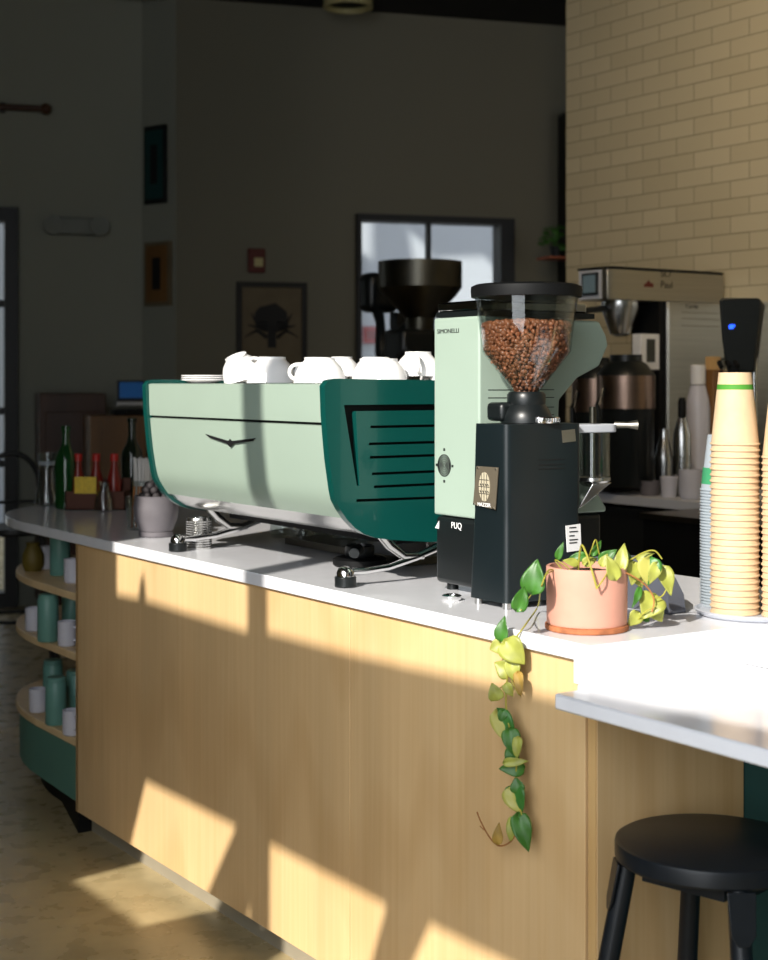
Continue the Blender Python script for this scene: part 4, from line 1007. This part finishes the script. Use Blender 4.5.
# bottles, cups next to the brewer
def bk(px, py=494): a_ = on_z(px, py, TOP); return a_
def lathe_thing(name, lab, cat, px, py, prof, m, group=None, seg=28, parts=()):
    vv_ = {491: 2.33, 487: 2.45, 485: 2.40, 480: 2.55}[py]; a_ = (on_v(px, 400, vv_)[0], vv_)
    if parts:
        o = cthing(name, lab, cat, a_[0], a_[1], TOP+.0006, 0, group); MB().lathe(prof, seg=seg).build('body', m, o)
        for pn, pp, pm2 in parts: MB().lathe(pp, seg=seg).build(pn, pm2, o)
    else:
        o = tagt(MB().lathe(prof, seg=seg).build(name, m), lab, cat, group); cplace(o, a_[0], a_[1], TOP+.0006)
    if py != 491: o.scale = (.95, .95, {487: 1.14, 485: 1.16, 480: 1.19}[py])
    return o
lathe_thing('white_cup', 'short white cup in front of the steel shaker', 'cup', 669, 491, [(0, 0), (.026, 0), (.034, .075), (.032, .075), (.024, .005), (0, .005)], 'mug_white', 'white cups by the brewer')
lathe_thing('white_cup', 'wider white cup just right of the short one', 'cup', 690, 491, [(0, 0), (.032, 0), (.040, .02), (.041, .105), (.038, .105), (.036, .02), (0, .01)], 'mug_white', 'white cups by the brewer')
lathe_thing('grey_cup', 'dim grey cup left of the white cups', 'cup', 650, 491, [(0, 0), (.034, 0), (.040, .055), (.038, .055), (.032, .005), (0, .005)], 'grey_ceramic')
lathe_thing('steel_shaker', 'small tapered steel cocktail shaker behind the short white cup', 'shaker', 664, 487, [(0, 0), (.034, 0), (.040, .10), (.038, .12), (0, .12)], 'steel', None, 28, (('cap', [(0, .1205), (.036, .1205), (.024, .17), (.018, .18), (.018, .215), (0, .22)], 'steel'),))
lathe_thing('tall_bottle', 'tall steel bottle beside the brewer column', 'bottle', 682, 485, [(0, 0), (.034, 0), (.036, .12), (.034, .20), (.016, .25), (0, .25)], 'steel', None, 28, (('cap', [(0, .2505), (.016, .2505), (.016, .30), (.012, .315), (0, .315)], 'matte_black'),))
lathe_thing('white_bottle', 'tall white insulated bottle left of the black tap tower', 'bottle', 698, 480, [(0, 0), (.047, 0), (.049, .27), (.044, .30), (.030, .345), (0, .345)], 'mug_white', None, 28, (('cap', [(0, .348), (.030, .348), (.031, .405), (.027, .41), (0, .41)], 'white_plastic'), ('collar', [(0, .3455), (.0305, .3455), (.0305, .3475), (0, .3475)], 'ink')))
a_ = (on_v(713, 400, 2.62)[0], 2.62)
wp = cthing('wood_holder', 'tall tan wooden box holder beside the tap tower', 'holder', a_[0], a_[1], TOP+.0006)
MB().bb((-.028, -.03, 0), (.028, .03, .47)).build('body', 'tan_wood', wp, bevel=.003); MB().bb((-.020, -.02, .4705), (.020, .02, .52)).build('cap', 'maple_edge', wp)
# red tag on the tap tower's side is its own small bottle
a_ = bk(714, 472)
rb = tagt(MB().lathe([(0, 0), (.022, 0), (.022, .05), (.02, .055), (0, .055)], seg=20).build('red_canister', 'red_sign'), 'small red canister on the ledge beside the black tap tower', 'canister')
p_ = on_v(712.5, 358, VT-.05); cplace(rb, p_[0], VT-.05, p_[2])
bg_.location += U*.027-V*.022; bo.location += U*.027-V*.022; mg.location += -U*.0155+V*.0125
ls = tagt(MB().bb((-.05, -.04, -.012), (.05, .048, 0)).build('small_ledge', 'dark_steel'), 'small dark ledge on the wall carrying the red canister', 'ledge'); cplace(ls, p_[0], VT-.05, p_[2]-.0005)
# tap tower
tw = cthing('tap_tower', 'tall black angular tap tower with blue display behind the paper cups', 'tap', 0, 0, 0)
YT = 4.75
def tt(px, py): p = at(px, py, YT); return (p.x, p.y, p.z)
TM = (Matrix.Translation(P0) @ Matrix.Rotation(RZ, 4, 'Z')).inverted()
o1 = [tt(*p) for p in ((719, 300), (722, 298), (759, 298), (762, 303), (758, 336), (754, 372), (727, 372), (722, 340))]
MB().prism(o1, (.05, .16, 0)).build('tower_head', 'black_plastic', tw, bevel=.006, inv=TM)
a, b = tt(730, 372), tt(752, 372)
MB().bb((a[0], a[1]+.03, .905), (b[0], b[1]+.12, a[2])).build('tower_stem', 'black_plastic', tw, inv=TM)
c_ = at(731, 327, YT); 
MB().box((c_.x, c_.y-.001, c_.z), (.014, .002, .012)).box((c_.x+.005, c_.y-.001, c_.z+.004), (.014, .002, .008)).build('blue_display', 'blue_led', tw, inv=TM)
mb = MB()
for dx in (719, 727, 735): q = at(dx, 366, YT); mb.tube([(q.x, q.y-.002, q.z+.012), (q.x, q.y-.03, q.z-.002), (q.x, q.y-.03, q.z-.025)], .008, 8)
mb.build('nozzles', 'matte_black', tw, inv=TM)
q = at(757, 372, YT); MB().cyl((q.x+.01, q.y+.08, .905), (q.x+.01, q.y+.08, q.z+.1), .012, 12).build('supply_pipe', 'steel', tw, inv=TM)
# island the tower stands on
q = uvz(at(742, 500, YT)); 
isl = cthing('prep_station', 'dark low prep station carrying the black tap tower', 'counter', q[0], q[1], 0)
MB().bb((-.30, -.14, FZ), (.60, .20, .885)).build('cabinet', 'matte_black', isl)
MB().bb((-.31, -.15, .886), (.61, .21, .9045)).build('worktop', 'dark_steel', isl)
# grey steel panel behind the tower
pn = on_v(727, 298, VT-.012); 
sp_ = tagt(MB().bb((0, 0, 0), (1.2, .010, .74)).build('splash_panel', 'brushed_steel'), 'dim steel splash panel on the tiles behind the tap tower', 'panel'); cplace(sp_, pn[0], VT-.012, TOP+.001)

# ---- big dark grinder in front of the window
Yg = 6.75
p_ = at(420, 400, Yg); gR = 42*Yg/F
dg = thing('bulk_grinder', 'large dark grinder with wide steel hopper in front of the window', 'coffee grinder', (p_.x, p_.y, TOP+.0006), RZ)
zz2 = lambda py: zy(py, Yg)-TOP
MB().lathe([(gR, zz2(262)), (gR, zz2(288)), (gR*.86, zz2(296)), (gR*.36, zz2(318)), (gR*.34, zz2(330)), (gR*.33, zz2(330)), (gR*.34, zz2(318)), (gR*.84, zz2(295)), (gR*.97, zz2(287)), (gR*.97, zz2(262))], seg=48).build('hopper', 'dark_steel', dg)
MB().lathe([(0, zz2(264)), (gR*.965, zz2(264)), (gR*.965, zz2(265.5)), (0, zz2(265.5))], seg=48).build('hopper_lid', 'matte_black', dg)
MB().box((0, 0, zz2(330)-.08), (.16, .30, .16)).build('burr_housing', 'black_plastic', dg, bevel=.02)
MB().box((-.02, .03, (zz2(330)-.16)/2), (.13, .22, zz2(330)-.16)).build('column', 'black_plastic', dg, bevel=.01)
MB().box((0, 0, .012), (.24, .36, .02)).build('base', 'black_plastic', dg)
MB().tube([(-.05, -.02, zz2(325)), (-.16, -.05, zz2(342)), (-.20, -.06, zz2(365))], [.03, .035, .02], 12).build('spout', 'black_plastic', dg)
p_ = at(381, 400, 7.08)
ag = thing('dark_brewer', 'black rounded brewer head left of the big hopper against the window', 'coffee brewer', (p_.x, p_.y, TOP+.0006), RZ)
zq = lambda py: zy(py, 6.9)-TOP
MB().box((-.02, 0, (zq(270)+zq(311))/2), (.12, .18, zq(270)-zq(311))).build('head', 'black_plastic', ag, bevel=.04, seg=4)
MB().box((.06, .06, zq(311)/2), (.06, .06, zq(311))).build('column', 'black_plastic', ag)
MB().box((-.02, 0, .012), (.20, .26, .02)).build('base', 'black_plastic', ag)
MB().tube([(.0, -.02, zq(308)), (.04, -.03, zq(322)), (.06, -.04, zq(350)), (.09, -.04, zq(372))], [.03, .022, .03, .035], 12).build('arm', 'black_plastic', ag)
p_ = at(402, 500, 6.3)
kt = thing('steel_carafe', 'row top of a shiny steel jug behind the white cups', 'jug', (p_.x+.02, p_.y+.1, TOP+.0006), RZ)
MB().lathe([(0, 0), (.06, 0), (.065, .05), (.05, .16), (.05, .42), (.055, .43), (.052, .43), (.047, .42), (.047, .16), (0, .01)], seg=32).build('body', 'steel', kt)
MB().lathe([(0, .431), (.054, .431), (.03, .46), (.008, .465), (.008, .48), (0, .48)], seg=32).build('lid', 'black_plastic', kt)
kt.scale = (1, 1, 1.2); kt['label'] = 'tall steel carafe whose black lid shows behind the white cups'

# red poster on the courtyard wall
p_ = CAM+ray(370, 335)*((co-WN*.06-CAM).dot(WN)/ray(370, 335).dot(WN)); k_ = p_.y/F
rs = thing('red_sign', 'dull red square sign on the pale wall outside the window', 'sign', p_-WN*.012, math.radians(16.7))
MB().box((0, 0, 0), (15*k_, .012, 17*k_)).build('board', 'red_sign', rs)
MB().box((0, -.008, 2*k_), (9*k_, .003, 1.6*k_)).box((0, -.008, -2*k_), (9*k_, .003, 1.6*k_)).build('print', 'alarm_red', rs)

# ============================================================ BACK WALL THINGS
def on_wall(px, py, base=B0, n=WN, off=.0):
    d = ray(px, py); k = (base-n*off-CAM).dot(n)/d.dot(n); return CAM+d*k
WR = math.radians(16.7)
p0 = on_wall(236, 372); p1_ = on_wall(306, 283); ww = (p1_-p0).dot(WALLDIR); hh_ = zy(283, p1_.y)-zy(372, p1_.y)
pc0 = (p0+p1_)/2; pc0 = pc0-WN*.016
fp = thing('framed_print', 'black framed drawing of a figure on the dim back wall', 'picture', pc0, WR)
fr = flat_mesh([[(-ww/2, -hh_/2), (ww/2, -hh_/2), (ww/2, hh_/2), (-ww/2, hh_/2)], [(-ww/2+.03, -hh_/2+.03), (ww/2-.03, -hh_/2+.03), (ww/2-.03, hh_/2-.03), (-ww/2+.03, hh_/2-.03)]], .03)
MB().mesh(fr, basis((0, 0, 0), VX, VZ)).build('frame', 'frame_black', fp)
MB().bb((-ww/2+.02, .002, -hh_/2+.02), (ww/2-.02, .010, hh_/2-.02)).build('print', 'picture_mat', fp)
rnd = random.Random(3); mb = MB()
blob = [(.09*math.cos(a)*(1+.25*rnd.random()), .05+.075*math.sin(a)*(1+.3*rnd.random())) for a in [2*PI*i/14 for i in range(14)]]
mb.mesh(flat_mesh([blob], .003), basis((0, 0, 0), VX, VZ))
for sx_ in (-1, 1):
    for k in range(3): mb.tube([(sx_*.03, 0, .02-.04*k), (sx_*.09, 0, .02-.02*k), (sx_*(.12+.02*k), 0, .08-.07*k)], [.012, .009, .003], 6)
mb.box((0, 0, -.06), (.05, .003, .12)).build('drawing', 'ink', fp)
p0 = on_wall(255.5, 261)-WN*.02
fa = thing('fire_alarm', 'small dark red wall alarm box above the framed drawing', 'alarm', p0, WR)
MB().box((0, 0, 0), (.10, .04, .14)).build('housing', 'alarm_red', fa, bevel=.006)
MB().box((.01, -.0225, -.01), (.05, .004, .05)).build('lens', 'lamp_white', fa)
# emergency light on the left wall
p0 = on_wall(75, 227, PA, WN, 0)-WN*.03
mat('alarm_grey', (120, 124, 116), rough=.5)
el_ = thing('emergency_light', 'pale twin head emergency light high on the left wall', 'lamp', p0, WR)
MB().box((0, 0, 0), (.24, .06, .10)).build('housing', 'alarm_grey', el_, bevel=.01)
for sx_ in (-1, 1): MB().lathe([(0, 0), (.045, 0), (.055, .03), (.055, .05), (0, .045)], (0, 0, 0), 24, basis((sx_*.13, -.02, 0), VX, VZ) ).build('lamp_head', 'alarm_grey', el_)
# curtain rod
pr0 = on_wall(-30, 109, PA, WN, .06); pr1 = on_wall(46, 109, PA, WN, .06)
cr_ = thing('curtain_rod', 'dark curtain rod with round finial at the upper left wall', 'curtain rod', pr1, WR)
Ld = (pr1-pr0).length
MB().tube([(-Ld, 0, 0), (-.02, 0, 0)], .018, 12).build('rod', 'brown_wood', cr_)
MB().ball((0, 0, 0), .032).build('finial', 'brown_wood', cr_)
MB().box((-.24, .03, 0), (.03, .06, .05)).build('bracket', 'frame_black', cr_)
p0 = on_wall(-2, 170, PA, WN, .04)
cu2 = thing('dark_curtain', 'narrow dark hanging curtain below the rod at the left edge', 'curtain', (p0.x-.12, p0.y-.03, 0), WR)
mb = MB(); o = [( .02*math.cos(i*1.3)*0+(-.12+i*.02), .012*math.sin(i*1.9), 0) for i in range(12)]
zc0, zc1 = zy(196, p0.y), zy(112, p0.y)
mb.prism([(a, b+.0, zc0) for a, b, _ in o]+[(a, b+.006, zc0) for a, b, _ in o[::-1]], (0, 0, zc1-zc0)); mb.build('cloth', 'brown_wood', cu2)
# two narrow pictures on the return wall
def on_ret(px, py):
    n = RNV; d = ray(px, py); k = (PB-CAM).dot(n)/d.dot(n); return CAM+d*k
for (xa, xb, ya, yb, m, lab) in ((147, 168, 126, 204, 'frame_black', 'upper dark teal picture on the narrow return wall'), (147, 173, 242, 306, 'picture_mat', 'lower brown picture on the narrow return wall')):
    a_, b_ = on_ret(xa, (ya+yb)/2), on_ret(xb, (ya+yb)/2); yc = (a_.y+b_.y)/2; hh_ = (yb-ya)*yc/F; ww = (a_-b_).length
    c_ = (a_+b_)/2+RNV*.014
    o = thing('wall_picture', lab, 'picture', c_, math.atan2(RD.y, RD.x), 'pictures on the return wall')
    MB().box((0, 0, 0), (ww, .024, hh_)).build('frame', m, o, bevel=.003)
    MB().box((0, .0135, 0), (ww*.8, .003, hh_*.88)).build('print', 'teal_panel' if m == 'frame_black' else 'tan_wood', o)
    MB().box((0, .0165, 0), (ww*.3, .003, hh_*.5)).build('figure', 'ink', o)
# ceiling can light
p0 = at(348, 0, 8.35)
cl = thing('ceiling_light', 'round pale recessed can light at the top of the picture', 'lamp', (p0.x, p0.y, CEIL-.001), 0)
zr = zy(8, 8.35)-CEIL
MB().lathe([(.13, 0), (.135, -.01), (.14, zr), (.125, zr), (.12, -.005), (0, -.004)], seg=40).build('housing', 'lamp_white', cl)
MB().lathe([(0, zr+.03), (.12, zr+.03), (.12, zr+.035), (0, zr+.035)], seg=40).build('baffle', 'matte_black', cl)
# black door edge with shelf plant, beside the tiles
p0 = on_wall(556, 105); p1_ = on_wall(592, 105)
dd2 = thing('black_door_edge', 'narrow tall black door edge beside the tiled wall', 'cabinet', ((p0+p1_)/2).to_3d()*1.0, WR); dd2.location.z = 0; dd2.location = dd2.location-WN*.10
MB().bb((-(p1_-p0).length/2, -.09, FZ), ((p1_-p0).length/2, .09, zy(108, 9.0))).build('body', 'frame_black', dd2, bevel=.02)
p0 = on_wall(556, 257, B0, WN, .32)
ps = tagt(MB().bb((-.075, -.05, -.012), (.10, .12, .0)).build('copper_shelf', 'copper'), 'small copper coloured shelf on the black door edge beside the tiles', 'shelf'); ps.location = p0; ps.rotation_euler = (0, 0, WR)
sp2 = thing('shelf_plant', 'small dark leafy plant on the copper shelf by the tiled wall', 'plant', p0+Vector((0, 0, .001)), WR)
MB().lathe([(0, 0), (.03, 0), (.04, .06), (.036, .06), (0, .05)], seg=20).build('pot', 'frame_black', sp2)
for i in range(16):
    a = i*2.4; rr2 = .03+.05*random.random(); hz = .06+.14*random.random()
    x_, y_ = rr2*math.cos(a)-.02, rr2*math.sin(a)
    MB().tube([(0, 0, .05), (x_*.6, y_*.6, hz), (x_, y_, hz-.01)], .002, 5).ball((x_*1.2, y_*1.2, hz-.02), .022, (1, .8, .25), 8, Matrix.Rotation(random.random()*2, 4, 'X')).build('leaf', 'leaf_green', sp2)

# ============================================================ FAR LEFT FURNITURE
pw = on_wall(70, 450, PA, WN, .25)
cb = thing('brown_cabinet', 'dark brown wooden cabinet against the far left wall', 'cabinet', (pw.x, pw.y, 0), WR)
wdt = 64*pw.y/F; zt_ = zy(393, pw.y)
MB().bb((-wdt/2, -.2, .12), (wdt/2, .2, zt_)).build('body', 'brown_wood', cb, bevel=.006)
MB().bb((-wdt/2+.03, -.215, .10), (wdt/2-.03, -.201, zt_-.10)).build('door', 'brown_wood', cb, bevel=.004)
MB().bb((-wdt/2+.02, -.18, FZ), (wdt/2-.02, .18, .119)).build('plinth', 'matte_black', cb)
pw = at(114, 450, 7.9)
tb = thing('tan_box', 'tan wooden stand in front of the brown cabinet', 'cabinet', (pw.x, pw.y, 0), WR)
wdt = 54*7.9/F; zt_ = zy(415, 7.9)
MB().bb((-wdt/2, -.2, .11), (wdt/2, .2, zt_)).build('body', 'tan_wood', tb, bevel=.004)
MB().bb((-wdt/2+.06, -.212, zt_-.32), (wdt/2-.04, -.201, zt_-.02)).build('door', 'tan_wood', tb)
MB().bb((-wdt/2, -.18, FZ), (wdt/2, .18, .109)).build('plinth', 'matte_black', tb)
pk = thing('folded_tablet', 'dark flat tray on the tan wooden stand', 'tray', (pw.x+.09, pw.y, zt_+.0005), WR)
MB().bb((-.10, -.12, 0), (.10, .12, .03)).build('body', 'matte_black', pk, bevel=.004)
MB().tube([(-.04, -.12, .018), (-.04, -.14, .018), (.04, -.14, .018), (.04, -.12, .018)], .005, 6).build('handle', 'dark_steel', pk)
pk.name = 'flat_tray'
p0 = on_wall(131, 391, PA, WN, .065)
sc2 = thing('wall_screen', 'small glowing blue screen on a pale wall bracket', 'screen', p0, WR)
MB().box((0, 0, .0), (.155, .03, .12)).build('housing', 'frame_black', sc2, bevel=.004)
MB().box((0, -.0165, .005), (.135, .002, .09)).build('display', 'blue_screen', sc2)
MB().box((0, .0, -.072), (.18, .12, .02)).build('tray', 'white_plastic', sc2)
MB().box((.0, .035, -.04), (.04, .035, .03)).build('bracket', 'frame_black', sc2)
# bent black chair
p0 = at(14, 600, 6.6)
ch = thing('bentwood_chair', 'black high metal chair with arched back beyond the counter end', 'chair', (p0.x, p0.y, 0), .3)
zz3 = lambda py: zy(py, 6.6)
hw = .12; za = zz3(455)
arc2 = [(-hw-.02, .16, .70)]+[(-hw*1.0*math.cos(PI*i/12)*1.0, .18, za-.14+.14*math.sin(PI*i/12)) for i in range(13)]+[(hw+.02, .16, .70)]
MB().tube(arc2, .012, 10).build('back_frame', 'frame_black', ch)
MB().tube([(-hw, .17, za-.22), (hw, .17, za-.22)], .008, 8).build('back_rail', 'frame_black', ch)
MB().lathe([(0, 0), (.17, 0), (.18, .01), (.18, .03), (0, .035)], (0, 0, .67), 32).build('seat', 'frame_black', ch)
for sx_ in (-1, 1):
    for sy_ in (-1, 1): MB().tube([(sx_*.12, sy_*.12, .668), (sx_*.18, sy_*.18, FZ+.001)], .012, 8).build('leg', 'frame_black', ch)
MB().tube([(.16*math.cos(2*PI*i/24), .16*math.sin(2*PI*i/24), .30) for i in range(25)], .008, 8).build('foot_ring', 'frame_black', ch)

# ============================================================ STOOL
ks = .00152
Ys = ks*F; Xs = (712-CX)*ks; Zs = CAMZ-(840-HY)*ks; Rs = 96.5*ks
st = thing('bar_stool', 'black round seat stool under the white ledge', 'stool', (Xs, Ys, 0), 0)
MB().lathe([(0, Zs), (Rs-.006, Zs), (Rs-.001, Zs-.003), (Rs, Zs-.008), (Rs, Zs-.026), (Rs-.003, Zs-.030), (0, Zs-.030)], seg=72).build('seat', 'stool_black', st)
la = [math.radians(a) for a in (181, 91, 1, -86)]
for a in la:
    d = Vector((math.cos(a), math.sin(a), 0)); s_ = Vector((-d.y, d.x, 0))
    r0 = Rs-.018; r1 = r0+.11
    MB().tube([d*r0+VZ*(Zs-.0305), d*(r0+.11*.5)+VZ*(Zs*.5), d*r1+VZ*(FZ+.004)], [.0155, .0165, .0155], 20).build('leg', 'stool_black', st)
    MB().cyl(d*r1+VZ*(FZ+.0005), d*r1+VZ*(FZ+.006), .017, 16).build('leg_cap', 'matte_black', st)
    # flat bracket that clasps the leg top
    b0 = d*(r0+.0145)
    pts_ = [b0+s_*.021+VZ*(Zs-.031), b0-s_*.021+VZ*(Zs-.031), b0-s_*.018+VZ*(Zs-.090)+d*.011, b0-s_*.008+VZ*(Zs-.104)+d*.013, b0+s_*.008+VZ*(Zs-.104)+d*.013, b0+s_*.018+VZ*(Zs-.090)+d*.011]
    MB().prism(pts_, d*.004).build('leg_bracket', 'stool_black', st, bevel=.001)
for a, b in ((0, 3), (1, 3), (0, 2)):
    pass
for i in range(4):
    d0 = Vector((math.cos(la[i]), math.sin(la[i]), 0))*(Rs-.03); d1 = Vector((math.cos(la[(i+1) % 4]), math.sin(la[(i+1) % 4]), 0))*(Rs-.03)
    m_ = (d0+d1)/2; dd_ = (d1-d0); MB().box((m_.x, m_.y, Zs-.044), (dd_.length-.03, .010, .026), (0, 0, math.atan2(dd_.y, dd_.x))).build('apron', 'stool_black', st)
MB().tube([((Rs+.055)*math.cos(2*PI*i/40), (Rs+.055)*math.sin(2*PI*i/40), .18) for i in range(41)], .006, 8).build('foot_ring', 'stool_black', st)
